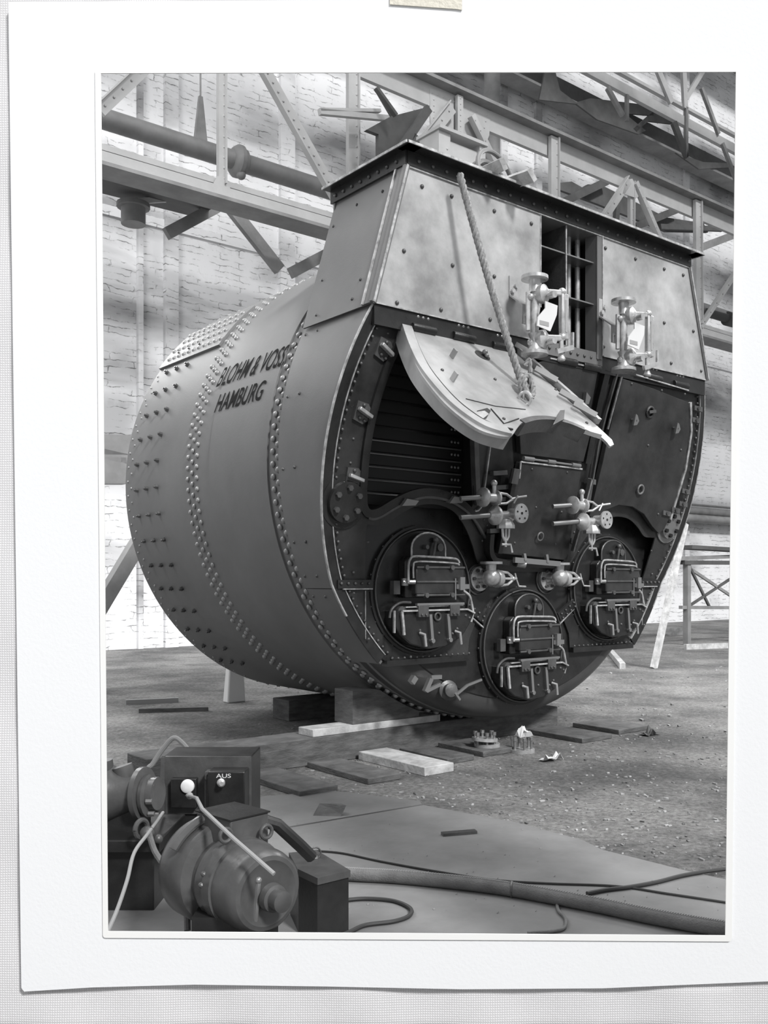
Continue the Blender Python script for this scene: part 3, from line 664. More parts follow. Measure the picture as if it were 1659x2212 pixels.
# ---- centre and right smokebox doors
def door(name, px, m='black2', off=.05, th=.04, lab=None):
    return build(name, MB().platepx(px, S, off, th), m, bo, smooth=False, bevel=.006, label=lab)
cd_ = door('tube_door', [(1111, 996), (1241, 1012), (1211, 1206), (1066, 1191)], off=.09, th=.07)
build('edge_bead', MB().bar(S.pt(S.sz(1109, 994), .095), S.pt(S.sz(1241, 1010), .095), .014, .016).bar(S.pt(S.sz(1109, 994), .095), S.pt(S.sz(1106, 1030), .095), .012, .012), 'edge', cd_)
build('ring_pull', MB().torus(S.pt(S.sz(1148, 1153), .12), S.un, .038, .007, 20), 'tube', cd_)
for q in ((1134, 1010), (1210, 1017), (1198, 1102), (1143, 1092), (1097, 1168), (1185, 1171)): bolt(S.pt(S.sz(*q), .09), S.un, .012)
flap = door('upper_tube_door', [(1108, 908), (1262, 936), (1247, 995), (1112, 978)], off=.08, th=.06)
build('hinge_rod', MB().cyl(S.pt(S.sz(1115, 986), .1), S.pt(S.sz(1237, 1003), .1), .01, 8), 'tube', flap)
for a, b_ in (((1114, 986), (1136, 989)), ((1166, 993), (1182, 995)), ((1218, 1000), (1236, 1003))):
    build('hinge_knuckle', MB().cyl(S.pt(S.sz(*a), .1), S.pt(S.sz(*b_), .1), .02, 12), 'tube', flap)
rd = door('smokebox_door', [(1329, 815), (1400, 838), (1476, 868), (1478, 930), (1468, 1000), (1452, 1060), (1438, 1110), (1424, 1140), (1412, 1150), (1398, 1135), (1380, 1108), (1355, 1092), (1325, 1088), (1295, 1100), (1275, 1120), (1262, 1112), (1290, 1000)][:17], off=.07, th=.055)
build('edge_bead', MB().bar(S.pt(S.sz(1360, 808), .075), S.pt(S.sz(1474, 842), .075), .012, .014).bar(S.pt(S.sz(1330, 812), .075), S.pt(S.sz(1300, 925), .075), .014, .014), 'edge', rd)
for q in ((1353, 905), (1443, 923)):
    a = S.sz(*q); mbv = MB().prism([[(a[0] - .03, a[1] + .06), (a[0] + .0, a[1] + .05), (a[0] + .04, a[1]), (a[0] + .02, a[1] - .04), (a[0] - .03, a[1] - .05)]], lambda q_: S.pt(q_, .13), lambda q_: S.pt(q_, .11)); mbv.cyl(S.pt(a, .07), S.pt(a, .13), .012, 8)
    build('lifting_lug', mbv, 'tube', rd)
build('cover_clip', MB().torus(S.pt(S.sz(1391, 888), .08), S.un, .05, .012, 20).bar(S.pt(S.sz(1384, 888), .1), S.pt(S.sz(1398, 886), .1), .03, .03), 'iron', rd)
build('ring_pull', MB().torus(S.pt(S.sz(1369, 1054), .09), S.un, .045, .010, 20), 'tube', rd)
for q in ((1352, 828), (1417, 842), (1467, 850), (1388, 960), (1459, 970), (1410, 1108)): bolt(S.pt(S.sz(*q), .07), S.un, .014)
ud = door('smokebox_door', [(1172, 775), (1283, 797), (1262, 915), (1240, 935), (1130, 905), (1110, 800)], off=.055, th=.04)
build('edge_bead', MB().bar(S.pt(S.sz(1178, 773), .06), S.pt(S.sz(1284, 796), .06), .012, .014), 'edge', ud)
build('lifting_lug', MB().prism([[(S.sz(1252, 860)[0] + dx, S.sz(1252, 860)[1] + dz) for dx, dz in ((-.03, .06), (.04, .02), (.03, -.04), (-.02, -.05))]], lambda q_: S.pt(q_, .1), lambda q_: S.pt(q_, .06)), 'tube', ud)
# trough strip between the doors
band([S.sz(*q) for q in ((1305, 800), (1290, 860), (1275, 930), (1262, 1000))], S, .08, .03, .05, 'black', 'door_post')
band([S.sz(*q) for q in ((1324, 805), (1300, 890), (1283, 960), (1262, 1090))], S, .02, .05, .03, 'iron', 'door_post')
band([S.sz(*q) for q in ((1480, 868), (1482, 930), (1470, 1010), (1452, 1070), (1437, 1120))], S, .03, .06, .03, 'edge', 'door_rail')
band([S.sz(*q) for q in ((1254, 1030), (1244, 1070), (1230, 1130), (1216, 1184))], S, .045, .14, .04, 'iron', 'latch_bar')
band([S.sz(*q) for q in ((1251, 1031), (1241, 1070), (1227, 1130), (1212, 1184))], S, .008, .165, .01, 'edge', 'edge_bead')
band([S.sz(*q) for q in ((1098, 1010), (1090, 1050), (1078, 1110), (1068, 1160), (1062, 1190))], S, .05, .09, .05, 'black', 'latch_bar')
band([S.sz(*q) for q in ((1096, 1008), (1089, 1040))], S, .08, .12, .03, 'iron', 'latch_bar')
# trough sill under the centre door
band([S.sz(*q) for q in spl([(1050, 1150), (1048, 1180), (1052, 1198), (1066, 1208), (1120, 1214), (1180, 1217), (1203, 1212), (1215, 1195)], 5)], S, .05, .05, .08, 'black', 'door_sill')
build('sill_latch', MB().bar(S.pt(S.sz(1088, 1202), .14), S.pt(S.sz(1186, 1211), .14), .05, .03).cyl(S.pt(S.sz(1100, 1212), .1), S.pt(S.sz(1112, 1213), .14), .035, 12).bar(S.pt(S.sz(1112, 1190), .12), S.pt(S.sz(1110, 1204), .15), .03, .03).bar(S.pt(S.sz(1160, 1192), .12), S.pt(S.sz(1158, 1208), .15), .03, .03), 'tube', bo)
for q in ((1052, 1135), (1047, 1160), (1054, 1200), (1066, 1217), (1090, 1225), (1045, 1123), (1026, 1128), (1033, 1140), (1042, 1168), (1060, 1225), (1210, 1225), (1228, 1170), (1240, 1150), (1232, 1200)): bolt(S.pt(S.sz(*q), .0) if q[1] < 1200 else Vector(B.at(*q)), (0, -1, 0), .013)
# latches beside the opening
def dog(px, py, ang=0.0):
    c = S.sz(px, py); ca, sa_ = math.cos(ang), math.sin(ang)
    r_ = lambda x, z: (c[0] + x * ca - z * sa_, c[1] + x * sa_ + z * ca)
    mb = MB().prism([[r_(-.085, -.075), r_(-.085, .07), r_(.02, .07), r_(.075, .02), r_(.06, -.05), r_(.01, -.09)]], lambda q: S.pt(q, .02), lambda q: S.pt(q, 0))
    d = build('door_dog', mb, 'iron', bo, smooth=False)
    build('dog_lever', MB().bar(S.pt(r_(-.08, .015), .05), S.pt(r_(.06, -.02), .05), .03, .04), 'bright', d, bevel=.006)
    for x, z in ((-.02, .05), (-.03, -.05), (.02, -.06)): bolt(S.pt(r_(x, z), .02), S.un, .016)
dog(831, 755, -.25); dog(784, 890, -.15); dog(765, 1030, 0)
for q in ((877, 1083), (978, 1078)):
    c = S.sz(*q); build('sill_clip', MB().hexa([S.pt((c[0] + x, c[1] + z), o) for o in (0, .06) for x, z in ((-.08, -.03), (.06, -.02), (.09, .02), (-.04, .03))]), 'tube', bo)
for q in ((1062, 1021), (1066, 1052), (1064, 1078), (1055, 1145)):
    build('door_dog', MB().bar(S.pt(S.sz(q[0] - 8, q[1]), .05), S.pt(S.sz(q[0] + 22, q[1] - 2), .05), .04, .05), 'iron', bo)
for q in ((1264, 1036), (1250, 1066), (1237, 1092), (1228, 1165), (1468, 1058), (1462, 1085), (1446, 1098), (1494, 880), (1490, 905), (1427, 1105)):
    build('door_dog', MB().bar(S.pt(S.sz(q[0] - 8, q[1]), .06), S.pt(S.sz(q[0] + 9, q[1] + 4), .06), .05, .05).cyl(S.pt(S.sz(*q), .06), S.pt(S.sz(*q), .1), .02, 8), 'iron', bo)
def rcover(px, py, r, m, holes):
    c = S.sz(px, py); rc = build('hand_hole_cover', MB().lathe(S.pt(c, .0), S.un, [(0, r + .05), (.015, r + .05), (.016, r), (.05, r - .005), (.052, .01)], 28), m, bo)
    for k in range(6):
        a = PI / 6 + k * PI / 3; p = S.pt((c[0] + r * .68 * math.cos(a), c[1] + r * .68 * math.sin(a)), .05)
        build('cover_nut', MB().cyl(p, p + S.un * .025, .024, 6), 'deep' if holes else 'iron', rc)
rcover(743, 1083, .17, 'black', False)
rcover(1443, 1134, .15, 'tube', True)
# hinges along the top
def hinge(px, py):
    c = S.sz(px, py); h = build('door_hinge', MB().hexa([S.pt((c[0] + x, c[1] + z), o) for o in (.0, .02) for x, z in ((-.095, -.01), (.085, -.01), (.075, .075), (-.075, .075))]).cyl(S.pt((c[0] - .12, c[1] - .045), .05), S.pt((c[0] + .12, c[1] - .045), .05), .036, 12), 'black', bo, bevel=.004)
    for k in (-1, 0, 1): build('hinge_bolt', MB().dome(S.pt((c[0] + k * .052, c[1] + .04), .02), S.un, .018, .015), 'tube', h)
for q in ((908, 698), (995, 716), (1078, 737), (1218, 769), (1270, 782), (1405, 806), (1463, 821)): hinge(*q)

# ---- uptake
hw0, hw1, zu0, zu1, du = 2.21, 1.88, 3.70, 4.83, .97
zs_ = lambda s: zu0
opx0, opx1 = -.36, .43
def uplate(pts, m='uptake', name='uptake_panel'): return build(name, MB().plate([pts], FR, .012, .012), m, bo, smooth=False)
up1 = uplate([(-hw0, zu0), (-.50, zu0 + .0), (-.42, zu0 + .06), (opx0, zu0 + .30), (opx0, zu1), (-hw1, zu1)])
up2 = uplate([(opx1, zu0), (hw0, zu0), (hw1, zu1), (opx1, zu1)])
for q in ((909, 404), (973, 425), (1065, 457), (870, 543), (975, 574), (1065, 598), (855, 655)[:2], (1056, 691), (1145, 484), (950, 670), (1152, 610)): bolt(FR.pt(FR.sz(*q), .012), (0, -1, 0), .018)
for q in ((1305, 537), (1370, 560), (1432, 582), (1473, 595), (1302, 663), (1432, 698), (1495, 716), (1447, 785), (1512, 802), (1301, 750)): bolt(FR.pt(FR.sz(*q), .012), (0, -1, 0), .018)
for sd in (-1, 1):
    f_ = lambda z: sd * (hw0 + (hw1 - hw0) * (z - zu0) / (zu1 - zu0))
    c = [(f_(zu0), 0, zu0), (f_(zu0), du, zu0), (f_(zu1), du, zu1), (f_(zu1), 0, zu1)]
    mb = MB().hexa([Vector(q) for q in c] + [Vector(q) - Vector((sd * .02, 0, 0)) for q in c]); sp_ = build('uptake_side', mb, 'casing', bo, smooth=False)
    # corner angle and weld bead
    build('corner_angle', MB().bar((f_(zu0) + sd * .004, -.012, zu0), (f_(zu1) + sd * .004, -.012, zu1), .05, .03).bar((f_(zu0) + sd * .01, .06, zu0), (f_(zu1) + sd * .01, .06, zu1), .014, .12, up=(0, 1, 0)), 'casing', bo)
    build('edge_bead', MB().bar((f_(zu0) + sd * .006, -.03, zu0 + .0), (f_(zu1) + sd * .006, -.03, zu1), .02, .012).bar((f_(zu0) + sd * .022, .10, zu0), (f_(zu1) + sd * .022, .10, zu1), .014, .02), 'edge', bo)
    if sd < 0:
        for t, z in ((.25, 4.7), (.6, 4.7), (.9, 4.6), (.12, 4.2), (.85, 4.1), (.3, 3.8), (.8, 3.78), (.25, 3.95)): bolt((f_(z) , t, z), (-1, 0, 0), .014)
for z in (3.64, 3.1, 2.5, 1.9, 1.62, 1.45):
    for t in (.75, .93):
        a = math.asin((z - ZC) / RCO); p = cyp(a, t, RCO); bolt(p, (p - Vector((0, t, ZC))).normalized(), .014)
build('uptake_back', MB().box((-1.9, du - .02, zu0), (1.9, du, zu1)), 'casing', bo)
build('uptake_roof', MB().box((-hw1, 0, zu1 - .01), (hw1, du, zu1 + .01)), 'casing', bo)
mb = MB().box((-hw1 - .08, -.14, zu1 + .11), (hw1 + .08, 0, zu1 + .125)).box((-hw1 - .01, -.035, zu1), (hw1 + .01, -.015, zu1 + .115))
mb.box((-hw1 - .10, -.14, zu1 + .11), (-hw1 + .05, du + .05, zu1 + .125)).box((-hw1 - .03, -.03, zu1), (-hw1 - .01, du + .03, zu1 + .115))
mb.box((hw1 - .05, -.14, zu1 + .11), (hw1 + .10, du + .05, zu1 + .125)).box((-hw1, du, zu1), (hw1, du + .02, zu1 + .12))
build('top_flange', mb, 'black', bo)
build('edge_bead', MB().bar((-hw1 - .09, -.145, zu1 + .118), (hw1 + .09, -.145, zu1 + .118), .02, .01).bar((-hw1 - .105, -.14, zu1 + .118), (-hw1 - .105, du + .05, zu1 + .118), .02, .01, up=(1, 0, 0)).bar((-hw1, -.02, zu1 - .005), (hw1, -.02, zu1 - .005), .016, .012), 'edge', bo)
for k in range(26): bolt((-hw1 + .1 + k * .145, -.035, zu1 + .05), (0, -1, 0), .016)
for k in range(8): bolt((-hw1 - .03, .08 + k * .12, zu1 + .05), (-1, 0, 0), .016)
# opening with division plates and tubes
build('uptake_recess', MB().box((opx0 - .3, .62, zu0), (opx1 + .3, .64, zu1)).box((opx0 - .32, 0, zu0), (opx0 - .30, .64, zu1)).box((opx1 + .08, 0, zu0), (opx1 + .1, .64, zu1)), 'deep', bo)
build('division_plate', MB().box((.0, .02, zu0), (.012, .6, zu1)), 'iron', bo)
mb = MB()
for z in (4.56, 4.17): mb.box((opx0 - .3, .03, z), (opx1, .6, z + .012))
build('division_plate', mb, 'iron', bo)
build('edge_bead', MB().bar((.006, .012, zu0), (.006, .012, zu1), .014, .01), 'edge', bo)
mb = MB().bar((opx0 - .3, .024, 4.566), (opx1, .024, 4.566), .012, .01).bar((opx0 - .3, .024, 4.176), (opx1, .024, 4.176), .012, .01); build('edge_bead', mb, 'tube', bo)
for k in range(3): build('flue_tube', MB().cyl((.12 + k * .13, .2, zu0), (.12 + k * .13, .2, zu1), .026, 14), 'bright', bo)
build('jamb_angle', MB().box((opx1 - .03, -.02, zu0 - .04), (opx1 + .05, .0, zu1)).box((opx1 - .03, -.02, zu0), (opx1 - .02, .12, zu1)), 'casing', bo)
build('edge_bead', MB().bar((opx1 + .05, -.024, zu0), (opx1 + .05, -.024, zu1), .01, .01).bar((opx0, -.014, zu0 + .3), (opx0, -.014, zu1), .01, .01), 'edge', bo)
build('sill_plate', MB().box((opx0 - .05, -.012, zu0 - .1), (opx1 + .06, .0, zu0 + .02)), 'casing', bo)
for k in range(9): bolt((opx0 + .02 + k * .095, -.012, zu0 - .04), (0, -1, 0), .016)
build('lintel_strip', MB().box((-hw0 + .02, -.0, zu0 - .16), (hw0 - .02, .03, zu0)), 'black', bo)
ft0 = FR.sz(803, 652)
build('edge_bead', MB().bar((-hw0, -.014, zu0), (-.5, -.014, zu0), .01, .01), 'edge', bo)
build('edge_bead', MB().bar((.5, -.014, zu0), (hw0, -.014, zu0), .01, .01), 'edge', bo)

# ---- the raised door
outl = spl([(886, 700), (880, 702), (871, 712), (885, 755), (905, 800), (935, 842), (968, 878), (1003, 907), (1035, 928), (1068, 939), (1095, 943), (1108, 938), (1117, 925), (1126, 914)], 4) + \
       spl([(1126, 914), (1150, 908), (1185, 905), (1225, 912), (1262, 926), (1300, 945), (1318, 964)], 4) + [(1326, 960), (1322, 950), (1292, 922), (1120, 768), (1096, 742)]
rdoor = build('raised_door', MB().platepx(outl, DO, 0, .02), 'door', bo, smooth=False, label='open smokebox door held up by the rope, lighter than the others')
def bandD(px, w, off, th, m, name, n=4, raw=False): return band([DO.sz(*q) for q in (px if raw else spl(px, n))], DO, w, off, th, m, name, rdoor)
rim = [(876, 706), (892, 752), (914, 797), (945, 838), (978, 873), (1012, 900), (1043, 919), (1075, 930), (1097, 935)]
bandD(rim, .09, -.045, .14, 'door', 'door_rim', 5)
bandD([(x + 9, y - 5) for x, y in rim], .012, .01, .012, 'deep', 'rim_seam', 5)
bandD([(1128, 912), (1155, 905), (1190, 905), (1228, 914), (1262, 928)], .05, -.05, .12, 'iron', 'door_rim', 5)
bandD([(1102, 745), (1130, 772), (1180, 815), (1240, 868), (1290, 915)], .045, .02, .05, 'uptake', 'door_rim', 4)
for q in ((1178, 822), (1232, 872), (1262, 898), (1120, 762)):
    c = DO.sz(*q); build('door_cleat', MB().bar(DO.pt((c[0] - .09, c[1] + .06), .05), DO.pt((c[0] + .06, c[1] - .04), .05), .05, .02), 'girderm', rdoor)
for q in ((975, 830), (960, 815), (1003, 868), (915, 790)):
    pass
build('door_lug', MB().bar(DO.at(975, 772), DO.at(976, 772) + DO.un * .07, .015, .05), 'door', rdoor)
build('door_lug', MB().bar(DO.at(976, 822), DO.at(977, 822) + DO.un * .07, .015, .05), 'door', rdoor)
build('peep_hole', MB().lathe(DO.at(1042, 768), DO.un, [(0, .07), (.004, .07), (.005, .06), (.006, .01)], 20), 'deep', rdoor)
build('peep_chain', MB().ball(DO.at(1044, 768) + DO.un * .03, .025).ball(DO.at(1049, 773) + DO.un * .02, .02), 'tube', rdoor)
build('cut_away', MB().platepx([(1030, 888), (1052, 882), (1060, 888), (1050, 905), (1030, 902)], DO, .004, .003), 'deep', rdoor)
build('bolt_plate', MB().platepx([(1024, 892), (1046, 889), (1055, 896), (1040, 908), (1028, 903)], DO, .008, .004), 'bright', rdoor)
build('cut_seam', MB().tube([DO.pt(DO.sz(*q), .004) for q in ((1060, 884), (1088, 916), (1100, 912), (1120, 905))], .005, 6).tube([DO.pt(DO.sz(*q), .003) for q in ((1006, 862), (1070, 878), (1135, 885))], .003, 6), 'deep', rdoor)
build('arch_lug', MB().hexa([DO.pt(DO.sz(*q), o) for o in (.0, .03) for q in ((1190, 925), (1206, 893), (1216, 892), (1214, 912))]), 'iron', rdoor)
build('door_slot', MB().platepx([(1264, 930), (1300, 940), (1297, 950), (1260, 938)], DO, .004, .003), 'deep', rdoor)
for q in ((1000, 720), (955, 800), (1069, 820), (1200, 842), (1088, 905), (1267, 914)): bolt(DO.pt(DO.sz(*q), 0), DO.un, .014)

# ---- bolts: the hundred that show largest as parts, the others together
bolts = [b_ for b_ in bolts]
bm_ = MB().lathe((0, 0, 0), (0, 0, 1), [(0, 1), (.5, .95), (.9, .55), (1.0, .1)], 8)
bmesh_ = bpy.data.meshes.new('bolt_head'); bmesh_.from_pydata(bm_.v, [], bm_.f); bmesh_.update(); bmesh_.materials.append(M['iron']); bmesh_.shade_smooth()
bolts.sort(key=lambda x: -x[2] / px_of(x[0])[2])
for p, n, r in bolts[:100]: inst(bmesh_, 'bolt_head', p, n, r, bo)
mb = MB()
for p, n, r in bolts[100:]: mb.dome(p, n, r, r * .9, 7)
build('bolt_heads', mb, 'iron', bo, kind='stuff', sharp=60)

# ---- water gauges
def gauge(px, ptop, pbot, gx):
    tq = -.27; P0 = T(tq).at(px, ptop); P1 = T(tq).at(px + 3, pbot); x, z1, z0 = P0.x, P0.z, P1.z
    g = build('water_gauge', MB().cyl((x, tq, z0 + .05), (x, tq, z1 - .05), .036, 14).cyl((x - .06, tq + .02, z0 + .2), (x - .06, tq + .02, z1 - .14), .02, 10), 'bright', bo, label='bright metal water gauge')
    build('gauge_flange', MB().lathe((x, tq, z1), (0, 0, -1), [(0, .115), (.028, .115), (.032, .05), (.12, .045), (.14, .055)], 24), 'bright', g)
    build('gauge_flange', MB().lathe((x, tq, z0), (0, 0, 1), [(0, .115), (.028, .115), (.05, .06), (.14, .04), (.18, .055)], 24), 'bright', g)
    for z in (z1 - .15, z0 + .13):
        build('cock_body', MB().lathe((x + .03, tq + .02, z), (.25, -1, 0), [(0, .06), (.05, .08), (.09, .08), (.11, .05), (.12, .03)], 20).ball((x - .05, tq, z - .03), .03).cyl((x + .05, tq - .12, z - .03), (x + .05, tq - .18, z - .03), .03, 12), 'bright', g)
        build('cock_arm', MB().bar((x + .03, tq - .06, z + .01), (x + .235, tq - .10, z + .03), .05, .045).ball((x + .23, tq - .1, z + .04), .036), 'bright', g, bevel=.01)
    build('glass_case', MB().bar((x + .25, tq - .1, z0 + .15), (x + .25, tq - .1, z1 - .12), .085, .05), 'bright', g, bevel=.012)
    build('gauge_glass', MB().box((x + .24, tq - .129, z0 + .21), (x + .265, tq - .124, z1 - .18)), 'glass', g)
    build('drain_cock', MB().cyl((x + .22, tq - .1, z0 + .0), (x + .22, tq - .1, z0 + .14), .02, 10).bar((x + .14, tq - .12, z0 + .03), (x + .32, tq - .14, z0 + .09), .04, .03).lathe((x + .22, tq - .1, z0 + .02), (0, 0, -1), [(0, .02), (.04, .038), (.055, .03)], 10).bar((x + .33, tq - .13, z0 + .08), (x + .33, tq - .13, z0 + .22), .02, .02), 'bright', g)
    c = [(x - .02, z0 + .42), (x + .13, z0 + .41), (x + .12, z0 + .33), (x + .04, z0 + .18), (x - .12, z0 + .20), (x - .11, z0 + .27), (x - .02, z0 + .36)]
    build('name_tag', MB().prism([c], lambda q: Vector((q[0], tq - .14, q[1])), lambda q: Vector((q[0], tq - .13, q[1]))), 'paper', g, smooth=False)
    build('tag_panel', MB().box((x - .09, tq - .143, z0 + .215), (x + .02, tq - .141, z0 + .25)), 'glass', g)
    # bent strip holding the gauge off the panel
    zz = z0 + .28
    build('gauge_bracket', MB().bar((x, -.018, zz + .44), (x, -.018, zz + .27), .012, .10, up=(1, 0, 0)).bar((x, -.018, zz + .275), (x, tq + .10, zz + .16), .012, .10, up=(1, 0, 0)).bar((x, tq + .10, zz + .165), (x, tq + .10, zz - .0), .012, .10, up=(1, 0, 0)).bar((x, tq + .1, zz + .08), (x, tq, zz + .08), .03, .05).cyl((x + .02, -.02, zz + .36), (x + .02, -.05, zz + .36), .022, 8).cyl((x - .02, -.02, zz + .31), (x - .02, -.05, zz + .31), .022, 8), 'uptake', g)
    return g
gauge(1155, 597, 768, 1190)
gauge(1347, 648, 803, 1375)

# ---- stop valves below the centre door
def crank(mb, p, d, w):
    p = Vector(p); d = Vector(d); w = Vector(w); mb.tube([p, p + d * .05], .009, 6); mb.tube([p + d * .05 - w * .08, p + d * .05 + w * .08], .009, 6); mb.tube([p + d * .05 + w * .08, p + d * .11 + w * .08], .010, 6)
def stopvalve(px, py):
    c = T(.45).at(px, py)
    g = build('stop_valve', MB().lathe((c.x, .60, c.z), (0, -1, 0), [(0, .115), (.05, .115), (.055, .05), (.13, .05)], 24).ball((c.x + .03, .44, c.z + .01), .085).lathe((c.x + .08, .44, c.z), (1, 0, 0), [(0, .08), (.03, .085), (.06, .075), (.065, .04)], 18), 'bright', bo, label='bright stop valve')
    build('seat_ring', MB().torus((c.x, .585, c.z - .01), (0, 1, 0), .135, .010, 30), 'iron', g)
    build('valve_flange', MB().lathe((c.x + .03, .44, c.z + .155), (0, 0, -1), [(0, .105), (.022, .105), (.026, .05), (.1, .045)], 24), 'bright', g)
    for k in range(6):
        a = k * PI / 3; p = Vector((c.x + .085 * math.cos(a), .545, c.z + .085 * math.sin(a))); build('flange_nut', MB().cyl(p, p + Vector((0, -.02, 0)), .017, 6), 'iron', g)
    mb = MB()
    for s_ in (-1, 1): mb.tube([(c.x + .14, .44, c.z + s_ * .065), (c.x + .24, .44, c.z + s_ * .055), (c.x + .30, .44, c.z + s_ * .02)], .013, 8)
    mb.ball((c.x + .31, .44, c.z), .024); build('yoke', mb, 'bright', g)
    mb = MB().cyl((c.x + .14, .44, c.z), (c.x + .36, .44, c.z), .012, 8); mb.tube([(c.x + .34, .44, c.z + .05), (c.x + .36, .44, c.z - .01), (c.x + .38, .43, c.z - .07), (c.x + .46, .42, c.z - .075)], .009, 6)
    build('crank_handle', mb, 'bright', g)
stopvalve(1054, 1250); stopvalve(1202, 1250)
# ---- gauge cock groups on pipes beside the centre door
def cockgroup(px, py):
    tq = .0; c = T(tq).at(px, py)      # centre of the round face flange
    X, Z = c.x, c.z; t0_ = .12
    g = build('feed_valve', MB().lathe((X - .26, t0_, Z - .02), (1, 0, 0), [(0, .03), (.03, .05), (.06, .085), (.085, .085), (.09, .04), (.26, .05), (.3, .03)], 18).lathe((X, t0_, Z), (0, -1, 0), [(0, .05), (.10, .045), (.13, .04)], 16), 'bright', bo, label='bright feed valve pair on two pipes')
    build('face_flange', MB().lathe((X, tq, Z), (0, -1, 0), [(0, .085), (.018, .085), (.02, .06)], 26), 'bright', g)
    for k in range(5):
        a = k * 2 * PI / 5 + .4; p = Vector((X + .055 * math.cos(a), -.018, Z + .055 * math.sin(a))); build('flange_hole', MB().cyl(p, p + Vector((0, -.004, 0)), .009, 8), 'deep', g)
    build('flange_hole', MB().cyl((X, -.018, Z), (X, -.023, Z), .012, 8), 'deep', g)
    build('feed_pipe', MB().cyl((X - .55, t0_ + .05, Z - .05), (X - .25, t0_, Z - .02), .022, 12).cyl((X - .55, t0_ + .05, Z + .11), (X - .34, t0_, Z + .13), .022, 12), 'tube', g)
    build('upper_valve', MB().lathe((X - .36, t0_, Z + .13), (1, 0, 0), [(0, .05), (.02, .085), (.04, .085), (.045, .035), (.16, .045), (.17, .07), (.19, .07), (.195, .035)], 18).tube([(X - .2, t0_, Z + .13), (X - .2, t0_, Z + .25)], .018, 8).ball((X - .2, t0_, Z + .26), .03), 'bright', g)
    mb = MB()
    for s_ in (-1, 1): mb.tube([(X - .17, t0_, Z + .13 + s_ * .05), (X - .07, t0_ - .02, Z + .13 + s_ * .04), (X, t0_ - .03, Z + .13)], .012, 8)
    mb.tube([(X - .02, t0_ - .03, Z + .13), (X + .06, t0_ - .05, Z + .15), (X + .12, t0_ - .08, Z + .16)], .010, 6); mb.tube([(X - .02, t0_ - .06, Z + .09), (X + .03, t0_ - .06, Z + .16)], .008, 6)
    build('upper_spindle', mb, 'bright', g)
    mb = MB().lathe((X - .08, t0_ - .02, Z - .05), (0, 0, -1), [(0, .05), (.05, .08), (.08, .08), (.085, .03)], 8)
    for s_ in (-1, 1): mb.tube([(X - .08 + s_ * .04, t0_ - .02, Z - .13), (X - .08 + s_ * .035, t0_ - .02, Z - .2), (X - .08 + s_ * .01, t0_ - .02, Z - .235)], .012, 8)
    build('bonnet', mb, 'bright', g)
    mb = MB().cyl((X - .08, t0_ - .02, Z - .13), (X - .08, t0_ - .02, Z - .29), .011, 8).tube([(X - .13, t0_ - .02, Z - .27), (X - .03, t0_ - .03, Z - .27), (X - .02, t0_ - .04, Z - .34)], .011, 6)
    build('crank_handle', mb, 'bright', g)
cockgroup(1124, 1109); cockgroup(1308, 1123)

# ---- bottom of the end plate: mud-hole fittings
mh = build('mud_hole_fitting', MB().lathe(Vector(B.at(966, 1491)) + Vector((0, 0, 0)), (-.3, -1, .1), [(0, .09), (.03, .09), (.04, .06), (.09, .06), (.1, .02)], 18), 'iron', bo)
for p, q, w in (((918, 1494), (930, 1466), .04), ((922, 1492), (950, 1478), .03), ((888, 1475), (896, 1462), .05), ((986, 1500), (1010, 1480), .02), ((1010, 1480), (1040, 1468), .02), ((983, 1497), (993, 1512), .02), ((930, 1463), (952, 1462), .035)):
    build('mud_hole_clamp', MB().bar(T(.5).at(*p), T(.5).at(*q), w, w), 'tube', bo)

# ================================================================== ON TOP OF THE BOILER
th_ = thing('coiled_hose', (-.6, .3, zu1 + .13), 'thick dark coiled hose lying on top of the boiler uptake', 'hose')
c0 = T(.35).at(1082, 392)
mb = MB()
for k, (rr, tt) in enumerate(((.27, .35), (.25, .42), (.29, .30))):
    pts = [Vector((c0.x + rr * math.cos(a) * 1.1, tt + .2 * math.cos(a * .5), c0.z - .06 + rr * math.sin(a) * 1.0 + .03 * k)) for a in [PI * 1.04 - PI * 1.08 * j / 22 for j in range(23)]]
    mb = MB().tube(pts, .022, 10); build('hose_turn', mb, 'pipe', th_)
def plank(name, pa, pb, t, w, d, m, label, cat='plank', group=None):
    return build(name, MB().bar(T(t).at(*pa), T(t).at(*pb) + Vector((0, -.35, 0)), w, d), m, label=label, cat=cat, group=group)
zpz = zu1 + .13
def tplank(s0, t0, s1, t1, z, w, h, label, m='woodl'):
    a = Vector((s0, t0, z + h / 2)); b = Vector((s1, t1, z + h / 2)); return build('timber_plank', MB().bar(a, b, w, h, up=(0, 0, 1)), m, label=label, cat='plank')
pa = onZ(1030, 392, zpz + .05); pb = onZ(1090, 352, zpz + .28)
build('timber_plank', MB().bar(T(.25).at(1025, 382), T(-.25).at(1088, 354), .10, .045, up=(0, 1, 0)), 'woodl', label='pale plank end leaning in the coiled hose on the boiler top', cat='plank')
build('timber_plank', MB().bar(T(.2).at(1072, 405), T(-.3).at(1150, 378), .11, .045, up=(0, 1, 0)), 'woodl', label='pale plank jutting out right of the coiled hose on the boiler top', cat='plank')
